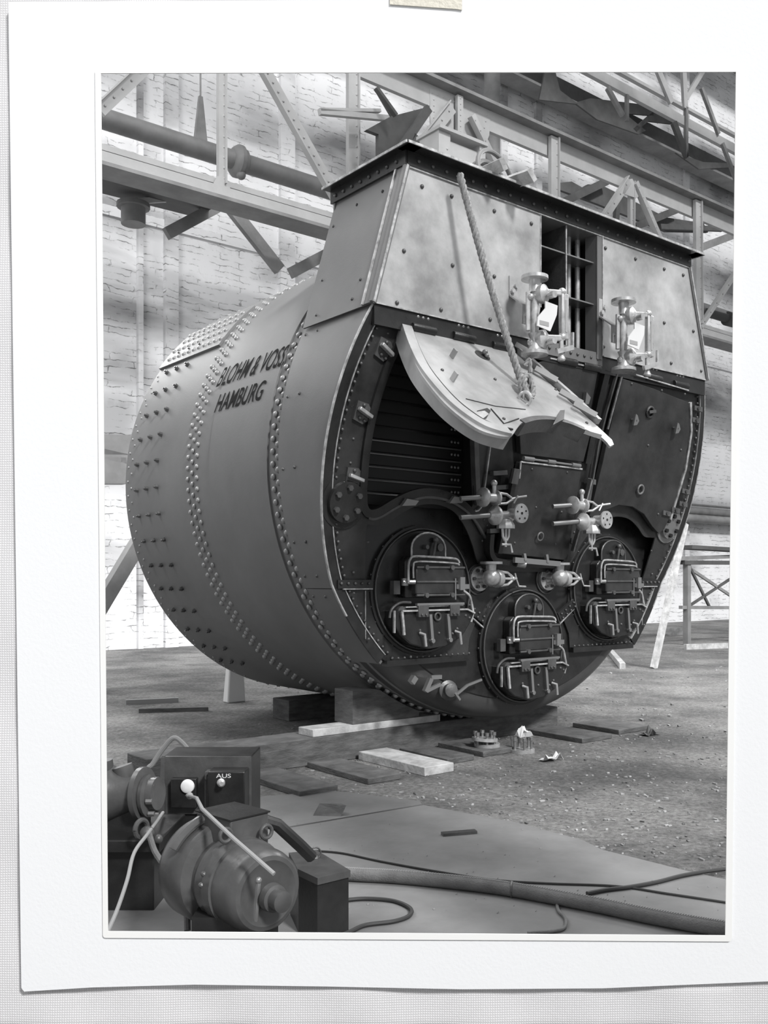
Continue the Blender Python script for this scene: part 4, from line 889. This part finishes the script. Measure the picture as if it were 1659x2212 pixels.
# rope
def twist(mb, pts, r, lay=.14, strands=3, n=6):
    P = [Vector(p) for p in pts]; L = [0]
    for i in range(1, len(P)): L.append(L[-1] + (P[i] - P[i - 1]).length)
    m = int(L[-1] / lay * 8) + 2
    def at(d):
        for i in range(1, len(P)):
            if d <= L[i] + 1e-9: return P[i - 1].lerp(P[i], (d - L[i - 1]) / max(L[i] - L[i - 1], 1e-9)), (P[i] - P[i - 1]).normalized()
        return P[-1], (P[-1] - P[-2]).normalized()
    for k in range(strands):
        out = []
        for j in range(m):
            d = L[-1] * j / (m - 1); c, a = at(d); x = a.cross(Vector((0, 1, .01))).normalized(); y = a.cross(x); ph = 2 * PI * d / lay + 2 * PI * k / strands
            out.append(c + (x * math.cos(ph) + y * math.sin(ph)) * r * .55)
        mb.tube(out, r * .62, n)
A = T(-.17).at(993, 376); Bq = DO.at(1118, 830) + DO.un * .05
rp_ = thing('hemp_rope', (A.x, A.y, A.z), 'twisted hemp rope hanging from the boiler top to the raised door', 'rope')
mb = MB(); pts = [A.lerp(Bq, k / 20) + Vector((0, -.0, -.06 * math.sin(PI * k / 20))) for k in range(21)]
top = [onZ(905, 345, zu1 + .16), onZ(930, 342, zu1 + .18), T(-.1).at(948, 358), T(-.12).at(970, 370)]
twist(mb, pts, .028); build('rope_fall', mb, 'rope', rp_)
mb = MB(); twist(mb, [tuple(q) for q in spl([tuple(T(.3).at(885, 350)), tuple(T(.3).at(905, 341)), tuple(T(.25).at(925, 345)), tuple(T(.1).at(945, 362))], 6)], .022); build('rope_tail', mb, 'rope', rp_)
mb = MB(); c = DO.at(1126, 850) + DO.un * .06
for k, r_ in ((0, .09), (1, .07)):
    twist(mb, [c + Vector((.045 * math.cos(a) + k * .01, -.03 * k + .02 * math.sin(a), r_ * math.sin(a) * 1.25)) for a in [2 * PI * j / 20 for j in range(21)]], .022)
twist(mb, [Bq + Vector((.02, -.03, .1)), Bq + Vector((.05, -.05, .16)), Bq + Vector((.06, -.05, .05))], .018)
build('rope_knot', mb, 'rope', rp_)
build('eye_ring', MB().torus(DO.at(1130, 868) + DO.un * .03, (.8, .3, .2), .05, .013, 20), 'bright', rdoor)

# ================================================================== GROUND: SKID BEAM, TIMBERS
def timber(name, a, b, m, label, cat, group='squared beams under the boiler', bev=.008): return build(name, MB().box(a, b), m, label=label, cat=cat, group=group, bevel=bev)
timber('skid_beam', (-3.55, 1.05, 0.0), (1.05, 1.42, .235), 'wood', 'long heavy squared timber beam lying under the boiler', 'beam')
timber('skid_beam', (-.9, 3.3, 0.0), (.9, 3.65, .235), 'wood', 'rear squared timber beam under the far end of the boiler', 'beam')
e = onZ(640, 1572, .27)
pA_ = onZ(641, 1569, .30); 
build('timber_plank', MB().box((pA_.x, 1.07, .236), (pA_.x + 1.45, 1.30, .30)), 'woodl', label='flat pale plank lying on the skid beam under the shell', cat='plank', bevel=.004)
cq = T(1.2).sz(745, 1555)[0]
for sd, lb in ((1, 'dark wedge-shaped timber chock on the skid beam left of the shell'),):
    mb = MB(); x0_ = cq
    sh = lambda x: ZC - math.sqrt(max((RS + .03) ** 2 - x * x, 0))
    xs = [x0_ + (abs(x0_) - .85) * k / 10 for k in range(11)]
    poly = [(x0_, .302), (xs[-1], .302)] + [(x, min(sh(x) - .01, .302 + .30) if sh(x) - .01 > .31 else .31) for x in reversed(xs)]
    poly = [(x * sd, z if sd > 0 else z - .066) for x, z in poly]
    mb.prism([poly], lambda q: Vector((q[0], 1.08, q[1])), lambda q: Vector((q[0], 1.36, q[1]))); build('timber_chock', mb, 'wood', label=lb, cat='chock', smooth=False)
slb = ['first sleeper plank from the switch panel, lying on the earth by the skid beam', 'second sleeper plank from the switch panel, grey and dusty',
       'third sleeper plank, its pale top edge broken, before the skid beam', 'fourth sleeper plank behind the pale one, rough-edged',
       'fifth sleeper plank with bolted flange ring on it', 'sleeper plank right of the flange rings, half in boiler shade', 'farthest right sleeper plank with pale chipped end']
sl = [((656, 1712), (722, 1693)), ((803, 1684), (857, 1668)), ((927, 1660), (971, 1645)), ((973, 1641), (1018, 1629)), ((1048, 1625), (1110, 1612)), ((1262, 1596), (1318, 1584)), ((1346, 1578), (1392, 1565))]
for (p, q), lb in zip(sl, slb):
    h = .075 if 'third' in lb else .05
    a = onZ(*p, h); b_ = onZ(*q, h); t_ = (a.y + b_.y) / 2; w_ = max(b_.x - a.x, .2)
    build('sleeper_plank', MB().box((a.x, t_, 0), (a.x + w_, 1.0 if 'fifth' not in lb else 1.0, h)), 'woodl' if 'third' in lb else 'wood', label=lb, cat='plank', group='sleeper planks by the skid beam', bevel=.006)
def flangeset(px, py, z, lab, paper):
    c = onZ(px, py, z); g = thing('flange_ring', (c.x, c.y, z), lab, 'flange', 'flange rings on the ground')
    build('lower_disc', MB().lathe((c.x, c.y, z), (0, 0, 1), [(0, .12), (.03, .12), (.031, .05)], 24), 'bright', g)
    if not paper: build('upper_disc', MB().lathe((c.x - .03, c.y, z + .055), (.08, 0, 1), [(0, .12), (.028, .12), (.029, .05)], 24), 'bright', g)
    for k in range(6):
        a = k * PI / 3; p = Vector((c.x - (0 if paper else .03) + .09 * math.cos(a), c.y + .09 * math.sin(a), z + .02)); build('flange_bolt', MB().cyl(p, p + Vector((0, 0, .10)), .012, 8).cyl(p + Vector((0, 0, .09)), p + Vector((0, 0, .12)), .02, 6), 'tube', g)
    return c
c1 = flangeset(1052, 1612, .05, 'pair of bolted bright flange rings lying on the fifth sleeper', False)
c2 = flangeset(1127, 1624, .0, 'bright flange ring with crumpled paper on it, on the earth', True)
def scrap(name, c, w, h, label, cat, m='paper', seed=1, frame=HALL):
    rnd_ = random.Random(seed); mb = MB(); n = 5
    for j in range(n):
        for i in range(n): mb.v.append(Vector((c[0] + (i / (n - 1) - .5) * w, c[1] + (j / (n - 1) - .5) * w * .6, c[2] + abs(rnd_.gauss(0, h * .5)) + .004)))
    for j in range(n - 1):
        for i in range(n - 1): k = j * n + i; mb.f.append((k, k + 1, k + n + 1, k + n))
    o = build(name, mb, m, label=label, cat=cat, smooth=False, frame=frame); s_ = o.modifiers.new('thickness', 'SOLIDIFY'); s_.thickness = .004; return o
scrap('paper_scrap', (c2.x + .02, c2.y, .13), .16, .12, 'crumpled white paper lying in the right-hand flange ring', 'paper', seed=3)
q = onZ(1190, 1643); scrap('paper_scrap', (q.x, q.y, 0), .2, .06, 'crumpled pale paper scrap on the earth right of the flange rings', 'paper', seed=5)
q = onZ(1405, 1588); scrap('dark_rag', (q.x, q.y, 0), .22, .06, 'small dark rag on the bright earth at right', 'rag', 'girderd', 8)

# floor plates
def zplate(name, px, m, label, z=.012):
    pts = [(W(a, b_, z).x, W(a, b_, z).y) for a, b_ in px]
    return build(name, MB().prism([pts], lambda q: Vector((q[0], q[1], z)), lambda q: Vector((q[0], q[1], 0.0))), m, frame=WORLD, label=label, cat='floor plate', smooth=False)
zplate('steel_floor_plate', [(545, 1722), (720, 1708), (905, 1730), (912, 1737), (620, 1786), (545, 1770)], 'plate', 'far dusty steel floor plate beyond the diagonal seam')
zplate('steel_floor_plate', [(545, 1773), (620, 1789), (915, 1739), (1110, 1775), (1260, 1815), (1300, 1835), (1480, 1880), (1700, 1930), (1900, 2100), (150, 2100), (200, 1800)], 'plate', 'large dusty steel floor plate under hose and motor', .011)
# scrap bits
c = W(707, 1762)
build('bent_sheet', MB().hexa([(c.x - .09, c.y - .05, .012), (c.x + .1, c.y - .07, .012), (c.x + .1, c.y - .06, .014), (c.x - .09, c.y - .04, .014), (c.x - .06, c.y + .07, .06), (c.x + .09, c.y + .05, .07), (c.x + .13, c.y - .02, .075), (c.x - .06, c.y + .075, .065)]), 'wood', frame=WORLD, label='small bent scrap of sheet metal lying on the floor plate', cat='scrap metal', smooth=False)
a = W(955, 1802, .02); b_ = W(1028, 1796, .02)
build('flat_bar', MB().bar(a, b_, .05, .018, up=(0, 0, 1)), 'iron', frame=WORLD, label='short flat iron bar lying on the floor plate', cat='iron bar')
# hose and cables on the floor
def floorpath(px, r, z0=.012, n=6): return [W(a, b_, r + z0) for a, b_ in spl(px, n)]
hp = [(700, 1884), (770, 1889), (850, 1893), (950, 1902), (1040, 1912), (1110, 1922), (1200, 1938), (1300, 1957), (1400, 1978), (1500, 1996), (1600, 2012), (1750, 2035)]
ph = floorpath(hp, .035); ho = thing('canvas_hose', ph[0], 'thick stitched canvas hose running across the floor plates', 'hose', frame=WORLD)
build('hose_body', MB().tube(ph, .036, 16), 'hose', ho, frame=WORLD)
mb = MB()
for i in range(len(ph) - 1):
    for k in range(3):
        p = ph[i].lerp(ph[i + 1], k / 3); mb.bar(p + Vector((-.004, -.012, .034)), p + Vector((.008, -.006, .037)), .006, .004)
build('hose_stitching', mb, 'cord', ho, frame=WORLD, kind='stuff')
jp = W(1105, 1921, .047); build('hose_band', MB().torus(jp, (1, -.15, 0), .038, .006, 20), 'iron', ho, frame=WORLD)
def cable(name, px, r, m, label, n=6): return build(name, MB().tube(floorpath(px, r, .012, n), r, 8), m, frame=WORLD, label=label, cat='cable')
cable('thin_cable', [(684, 1838), (740, 1843), (820, 1860), (930, 1880), (1060, 1900), (1180, 1908), (1330, 1914), (1440, 1930), (1560, 1948), (1700, 1970)], .006, 'cable', 'thin dark cable running the width of the floor above the hose')
cable('thick_cable', [(1268, 1930), (1310, 1922), (1360, 1916), (1420, 1905), (1480, 1890), (1560, 1878), (1700, 1865)], .011, 'cable', 'thick black cable end curving off to the right above the hose')
cable('looped_cable', [(740, 1945), (790, 1941), (850, 1946), (886, 1962), (884, 1978), (850, 1990), (790, 1998), (757, 2012), (700, 2035)], .010, 'cable', 'dark cable looping on the floor right of the lidded box')
cable('thin_rope', [(1203, 1952), (1207, 1968), (1222, 1985), (1218, 2005), (1190, 2012), (1140, 2016)], .008, 'hose', 'short dusty rope end coming from under the hose near the bottom')
# loose chips
mb = MB(); rg = random.Random(11)
for k in range(1500):
    px = rg.uniform(560, 1640); py = rg.uniform(1580, 1860) if k % 3 else rg.uniform(1405, 1600)
    if py > 1700 + (px - 560) * .19: continue
    c = W(px, py); s_ = rg.uniform(.004, .016) * (1 if k % 9 else 2.0); a = rg.uniform(0, PI)
    d = Vector((math.cos(a), math.sin(a), 0)); mb.bar(c + Vector((0, 0, s_ * .3)), c + d * s_ * rg.uniform(1, 3) + Vector((0, 0, s_ * .4)), s_, s_ * .6, up=(0, 0, 1))
build('wood_chips', mb, mat('pale_chips', .38, .9, 0, .9, 7, vdark=.06), frame=WORLD, smooth=False, kind='stuff', label='loose pale chips and grit strewn over the earth before the boiler', cat='chips')
mb = MB()
for k in range(120):
    px = rg.uniform(560, 1560); py = rg.uniform(1780, 1990)
    c = W(px, py, .012); s_ = rg.uniform(.002, .006); mb.bar(c, c + Vector((s_, s_ * .5, s_)), s_, s_)
build('floor_grit', mb, M['cord'], frame=WORLD, smooth=False, kind='stuff', label='fine pale grit on the floor plates near the hose', cat='grit')

# bits on the far floor
for i, (p, q, w_, h_, m, nm, lb, ct) in enumerate((((1318, 1412), (1345, 1445), .1, .1, 'woodl', 'short_plank', 'short pale plank lying slanting on the bright earth at right', 'plank'),
        ((1480, 1403), (1570, 1400), .1, .12, 'woodl', 'long_board', 'long pale board lying on the far floor at right edge', 'plank'),
        ((1445, 1372), (1480, 1371), .12, .2, 'woodl', 'wood_block', 'pale timber block on the far floor beside the trestle leg', 'timber block'),
        ((272, 1522), (385, 1517), .06, .06, 'cord', 'bright_rod', 'thin pale rod lying on the far earth at left', 'rod'),
        ((300, 1540), (450, 1536), .05, .05, 'wood', 'dull_rod', 'dull rod lying parallel just before the pale rod at left', 'rod'))):
    a = onZ(*p, 0.0); b_ = onZ(*q, 0.0); build(nm, MB().bar(a + Vector((0, 0, h_ / 2)), b_ + Vector((0, 0, h_ / 2)), w_, h_, up=(0, 0, 1)), m, label=lb, cat=ct)
q = onZ(512, 1518); build('paper_sack', MB().hexa([q + Vector(v) for v in ((-.13, 0, 0), (.13, 0, 0), (.13, .15, 0), (-.13, .15, 0), (-.1, .02, .48), (.12, .03, .46), (.1, .12, .45), (-.1, .12, .47))]), 'paper', label='small pale sack standing on the earth left of the boiler', cat='sack', bevel=.02)

# trestle at right
tt_ = 8.2; q0 = onZ(1492, 1392)
tt_ = q0.y
tre = thing('timber_trestle', (q0.x, tt_, 0), 'grey timber trestle bench with crossed braces at the right edge', 'trestle')
Pt = T(tt_)
for p, q, w_, d_, m, nm in (((1476, 1182), (1620, 1190), .09, .5, 'girderd', 'bench_top'), ((1455, 1207), (1640, 1200), .09, .2, 'girderm', 'rail'), ((1472, 1215), (1640, 1216), .1, .2, 'girderd', 'rail'),
                            ((1484, 1215), (1484, 1395), .13, .14, 'girderm', 'leg'), ((1588, 1215), (1588, 1395), .13, .14, 'girderm', 'leg'), ((1490, 1228), (1586, 1292), .07, .05, 'girderm', 'brace'),
                            ((1490, 1225), (1532, 1310), .06, .05, 'girderd', 'brace'), ((1484, 1312), (1586, 1245), .06, .05, 'girderd', 'brace'), ((1470, 1312), (1640, 1313), .08, .1, 'girderm', 'rail')):
    mb = MB(); a = Pt.at(*p); b_ = Pt.at(*q)
    if nm == 'leg': b_.z = 0; a.x = b_.x = Pt.at(*p).x
    mb.bar(a, b_, w_, d_); build(nm, mb, m, tre)
a = onZ(1400, 1330, 0); 
lean = T(4.5)
sb_ = T(4.5).at(1480, 1130); sc_ = T(4.5).at(1412, 1340); sc_.z = 0.0
build('leaning_board', MB().bar(sb_, sc_, .16, .05), 'woodl', label='long pale board leaning behind the right side of the boiler', cat='plank')
mb = MB()
wp = thing('wall_pipes', (12, TW - .4, 0), 'horizontal pale pipes along the brick wall right of the boiler', 'pipes')
for py, r_ in ((1093, .04), (1106, .14), (1122, .16)):
    z_ = T(TW - .4).sz(1530, py)[1]; build('pipe_line', MB().cyl((14, TW - .4, z_), (33, TW - .4, z_), r_, 12), 'girderm', wp)
q = T(TW - .5)
lp_ = thing('wall_beams', (-8, TW - .4, 0), 'three grey timbers projecting at the left edge beside the boiler end', 'beams')
for p, q_, w_ in (((200, 961), (278, 963), .32), ((200, 978), (272, 994), .16), ((200, 1017), (268, 1018), .42)):
    mb = MB(); barpx(mb, p, q_, 9.0, w_, .25); build('beam_end', mb, 'pipe', lp_)
a = T(7.5).at(300, 1170); b_ = T(7.5).at(180, 1370)
build('raking_strut', MB().bar(a, b_, .2, .2), 'girderm', label='grey raking strut at left edge running up behind the boiler end', cat='strut')
b2 = T(9.5).at(1600, 692); build('wall_pipe_end', MB().cyl(T(12).at(1525, 675), T(12).at(1580, 690), .14, 14).cyl(T(12).at(1570, 688), T(12).at(1592, 694), .24, 14), 'girderd', label='dark flanged pipe stub high on the wall at the right edge', cat='pipe')

# ================================================================== FOREGROUND: SWITCH PANEL, MOTOR, BOX, MACHINE
YP = 5.2
def PY(px, py, Y): return WY(px, py, Y)
sp0 = PY(350, 1645, YP)
pan = thing('switch_panel', (PY(445, 1700, YP).x, YP, 0), 'dark steel switch cabinet with white knob behind the electric motor', 'switch cabinet', frame=WORLD)
xa, xb, zt = PY(350, 0, YP).x, PY(543, 0, YP).x, PY(0, 1634, YP).z
build('cabinet_body', MB().box((xa, YP, .012), (xb, YP + .3, zt)), 'motord', pan, frame=WORLD, bevel=.006)
build('cabinet_plate', MB().box((xa, YP - .012, .3), (xb, YP, zt)), 'iron', pan, frame=WORLD)
build('side_plate', MB().hexa([(xa - .015, YP - .06, .012), (xa + .03, YP - .06, .012), (xa + .03, YP, .012), (xa - .015, YP, .012), (xa, YP - .02, zt), (xa + .02, YP - .02, zt), (xa + .02, YP, zt), (xa, YP, zt)]), 'iron', pan, frame=WORLD)
c = PY(410, 1693, YP); kb = build('knob_box', MB().box((c.x - .09, YP - .06, c.z - .12), (c.x + .05, YP - .01, c.z + .04)), 'motord', pan, frame=WORLD, bevel=.005)
build('white_knob', MB().lathe((c.x + .003, YP - .06, c.z), (0, -1, 0), [(0, .038), (.012, .036), (.018, .026), (.019, .008)], 24), 'porcelain', kb, frame=WORLD)
c = PY(500, 1695, YP); fb = build('fuse_box', MB().box((c.x - .10, YP - .14, c.z - .13), (c.x + .1, YP - .01, c.z + .10)), 'motord', pan, frame=WORLD, bevel=.006)
build('hinge_strip', MB().box((c.x - .125, YP - .10, c.z - .12), (c.x - .10, YP - .02, c.z + .09)).cyl((c.x - .113, YP - .11, c.z + .06), (c.x - .113, YP - .1, c.z + .06), .01, 8), 'iron', fb, frame=WORLD)
build('fuse_knob', MB().lathe((c.x - .03, YP - .14, c.z + .045), (.3, -1, 0), [(0, .018), (.015, .022), (.02, .012), (.04, .02), (.05, .012)], 12), 'bright', fb, frame=WORLD)
vs, fs, xx, wd_, hh = lettering('AUS', None, None, None, 0.0)
build('switch_lettering', MB().add([Vector((c.x - .055 + (v.x - xx) / wd_ * .08, YP - .1415, c.z + .068 + v.y / hh * .022)) for v in vs], fs), 'paper', fb, frame=WORLD, smooth=False)
for k in range(6): c = PY(360 + k * 34, 1768, YP); build('panel_bolt', MB().dome((c.x, YP - .012, c.z + .01), (0, -1, 0), .008, .006, 8), 'tube', pan, frame=WORLD)
# electric motor
mA = PY(580, 1930, 3.6); mBk = PY(420, 1860, 4.02); mBk.z = mA.z
ax = (mBk - mA).normalized(); L_ = (mBk - mA).length
mot = thing('electric_motor', (mA.x * .5 + mBk.x * .5, mA.y * .5 + mBk.y * .5, .012), 'round-bodied electric motor with terminal box in the lower left foreground', 'motor', frame=WORLD)
build('front_cover', MB().lathe(mA, ax, [(.012, .02), (.010, .10), (0, .125), (.004, .142), (.02, .156), (.05, .162), (.15, .165)], 48), 'motor', mot, frame=WORLD)
build('motor_band', MB().lathe(mA + ax * .148, ax, [(0, .16), (.003, .174), (.055, .176), (.06, .16)], 48), 'motor', mot, frame=WORLD)
build('motor_body', MB().lathe(mA + ax * .205, ax, [(0, .16), (.01, .168), (.06, .17), (.07, .160), (.10, .160), (.115, .20), (.135, .212), (.27, .212), (.30, .20), (.34, .16), (.36, .05)], 48), 'motor', mot, frame=WORLD)
hb = mA + Vector((.012, -.01, -.01))
build('shaft_hub', MB().lathe(hb, -ax, [(0, .055), (.03, .052), (.035, .04), (.08, .04), (.085, .02)], 24), 'motor', mot, frame=WORLD)
build('cover_strap', MB().tube([mA - ax * .02 + Vector(v) for v in ((-.05, 0, .05), (-.055, -.01, -.03), (-.06, -.01, -.09), (-.1, .01, -.17))], .012, 6).ball(mA - ax * .02 + Vector((-.05, 0, .055)), .015), 'tube', mot, frame=WORLD)
tb_ = PY(500, 1786, 3.85)
fr0 = Matrix.Translation(tb_) @ Matrix.Rotation(R(-42), 4, 'Z')
build('terminal_box', MB().box((-.115, -.09, -.075), (.115, .1, .06)), 'motor', mot, frame=fr0, bevel=.006)
build('terminal_lid', MB().box((-.12, -.095, .06), (.12, .105, .066)), 'motord', mot, frame=fr0)
build('box_neck', MB().box((-.05, -.05, -.17), (.1, .06, -.07)), 'motor', mot, frame=fr0)
up_ = Vector((0, 0, 1))
def ringpt(d, r, a):
    x = ax.cross(up_).normalized(); y = up_; return mA + ax * d + (x * math.cos(a) + y * math.sin(a)) * r
build('guard_pipe', MB().tube([ringpt(.37, .245, a) for a in [PI * .16 + PI * .42 * k / 12 for k in range(13)]] if False else [ringpt(.38, .235, PI * .50 + PI * .32 * k / 10) for k in range(11)], .02, 10), 'motor', mot, frame=WORLD)
build('guard_pipe', MB().tube([PY(560, 1770, 3.95), PY(600, 1782, 3.98), PY(650, 1828, 4.0), PY(672, 1850, 4.05)], .028, 10), 'motord', mot, frame=WORLD)
for d, a in ((.19, PI * .62), (.17, PI * .33)):
    p = ringpt(d, .2, a); build('lifting_eye', MB().torus(p + up_ * .012, ax, .026, .008, 16), 'iron', mot, frame=WORLD)
for d, r_, a in ((.43, .212, PI * .7), (.18, .19, PI * .95), (.18, .19, PI * .88)):
    p = ringpt(d, r_, a); build('body_screw', MB().dome(p, p - (mA + ax * d), .012, .012, 8), 'iron', mot, frame=WORLD)
build('lever_rod', MB().tube([PY(404, 1718, 5.05), PY(425, 1724, 4.3), PY(437, 1748, 3.8), PY(505, 1812, 3.52), PY(592, 1888, 3.42)], .0085, 8).ball(PY(410, 1719, 4.85), .018), 'cord', mot, frame=WORLD)
build('motor_foot', MB().box((mA.x - .42, mA.y - .06, .012), (mA.x + .08, mA.y + .34, .07)).box((mA.x - .3, mA.y + .02, .07), (mA.x - .0, mA.y + .25, mA.z - .1)), 'motord', mot, frame=WORLD)
# lidded box
zb_ = .30
cs = [(624, 1842), (683, 1836), (757, 1880), (686, 1897), (643, 1877)]
lb_ = [W(a, b_, zb_) for a, b_ in cs]
cen = sum(lb_, Vector()) / 5
box = thing('lidded_box', (cen.x, cen.y, .012), 'dark low box with flat lid and ring handle right of the motor', 'box', frame=WORLD)
build('box_body', MB().prism([[(q.x + (cen.x - q.x) * .05, q.y + (cen.y - q.y) * .05) for q in lb_]], lambda q: Vector((q[0], q[1], zb_ - .02)), lambda q: Vector((q[0], q[1], .012))), 'motord', box, frame=WORLD, smooth=False)
build('lid', MB().prism([[(q.x, q.y) for q in lb_]], lambda q: Vector((q[0], q[1], zb_)), lambda q: Vector((q[0], q[1], zb_ - .03))), 'motor', box, frame=WORLD, smooth=False)
c = W(681, 1852, zb_); build('ring_handle', MB().torus(c + Vector((0, 0, .02)), (.3, -1, .3), .026, .004, 20).dome(c, (0, 0, 1), .02, .012), 'iron', box, frame=WORLD)
# pump machine at the left edge
mc = thing('pump_machine', (PY(270, 1800, 4.6).x, 4.6, 0), 'dark cast-iron pump machine with bolted flanges at the left edge', 'machine', frame=WORLD)
c = PY(292, 1725, 4.6)
build('pump_body', MB().lathe(c + Vector((-.34, .1, 0)), (1, -.2, .05), [(0, .1), (.05, .16), (.15, .17), (.25, .12), (.32, .09), (.36, .09), (.365, .13), (.39, .13), (.395, .08), (.46, .08)], 28).cyl(c + Vector((-.2, .05, 0)), c + Vector((-.22, .05, .17)), .09, 20).cyl(c + Vector((-.05, .05, .05)), c + Vector((-.08, .05, .15)), .05, 16), 'motor', mc, frame=WORLD)
build('pump_flange', MB().lathe(c + Vector((.05, .02, .01)), (1, -.2, .05), [(0, .1), (.02, .105), (.03, .07), (.05, .05)], 20), 'motor', mc, frame=WORLD)
for k in range(6): a = k * PI / 3; p = c + Vector((.07, .02 + .08 * math.cos(a), .08 * math.sin(a))); build('flange_nut', MB().cyl(p, p + Vector((.03, 0, 0)), .014, 6), 'tube', mc, frame=WORLD)
build('bed_plate', MB().box((c.x - .55, 4.45, .30), (c.x + .16, 4.95, .36)), 'motord', mc, frame=WORLD, bevel=.006)
build('pedestal', MB().box((c.x - .5, 4.5, 0.0), (c.x + .12, 4.9, .30)), 'motord', mc, frame=WORLD, bevel=.006)
build('pump_saddle', MB().box((c.x - .35, 4.6, .36), (c.x + .02, 4.8, .5)), 'motord', mc, frame=WORLD)
build('cable_gland', MB().torus(PY(305, 1790, 4.4), (1, -.5, 0), .04, .012, 16).ball(PY(318, 1800, 4.4), .035).ball(PY(342, 1812, 4.4), .022), 'iron', mc, frame=WORLD)
def aircable(name, pts, r, m, label): return build(name, MB().tube([Vector(q) for q in spl([tuple(PY(*q)) for q in pts], 6)], r, 8), m, frame=WORLD, label=label, cat='cable')
aircable('pale_cable', [(352, 1755, 4.9), (320, 1800, 4.3), (290, 1842, 4.0), (275, 1900, 3.8), (255, 1960, 3.6), (236, 2005, 3.5), (215, 2050, 3.45)], .008, 'cord', 'thin pale cable sagging down to the lower left corner')
aircable('thick_wire', [(322, 1800, 4.35), (335, 1840, 4.2), (362, 1880, 4.1), (385, 1920, 4.0), (402, 1960, 3.95), (405, 2010, 3.9)], .014, 'hose', 'stout light grey cable running from the pump down behind the motor')
a = [PY(310, 1789, 6.0), PY(318, 1672, 6.0), PY(300, 1795, 6.0) * 0 + PY(330, 1650, 6.0), PY(352, 1618, 6.0), PY(375, 1594, 6.0), PY(395, 1606, 6.0), PY(415, 1630, 6.0), PY(440, 1650, 6.0), PY(450, 1790, 6.0)]
build('bent_pipe', MB().tube([Vector(q) for q in spl([tuple(q) for q in a], 5)], .016, 8), 'cord', frame=WORLD, label='pale bent cable arching up behind the switch cabinet', cat='cable')
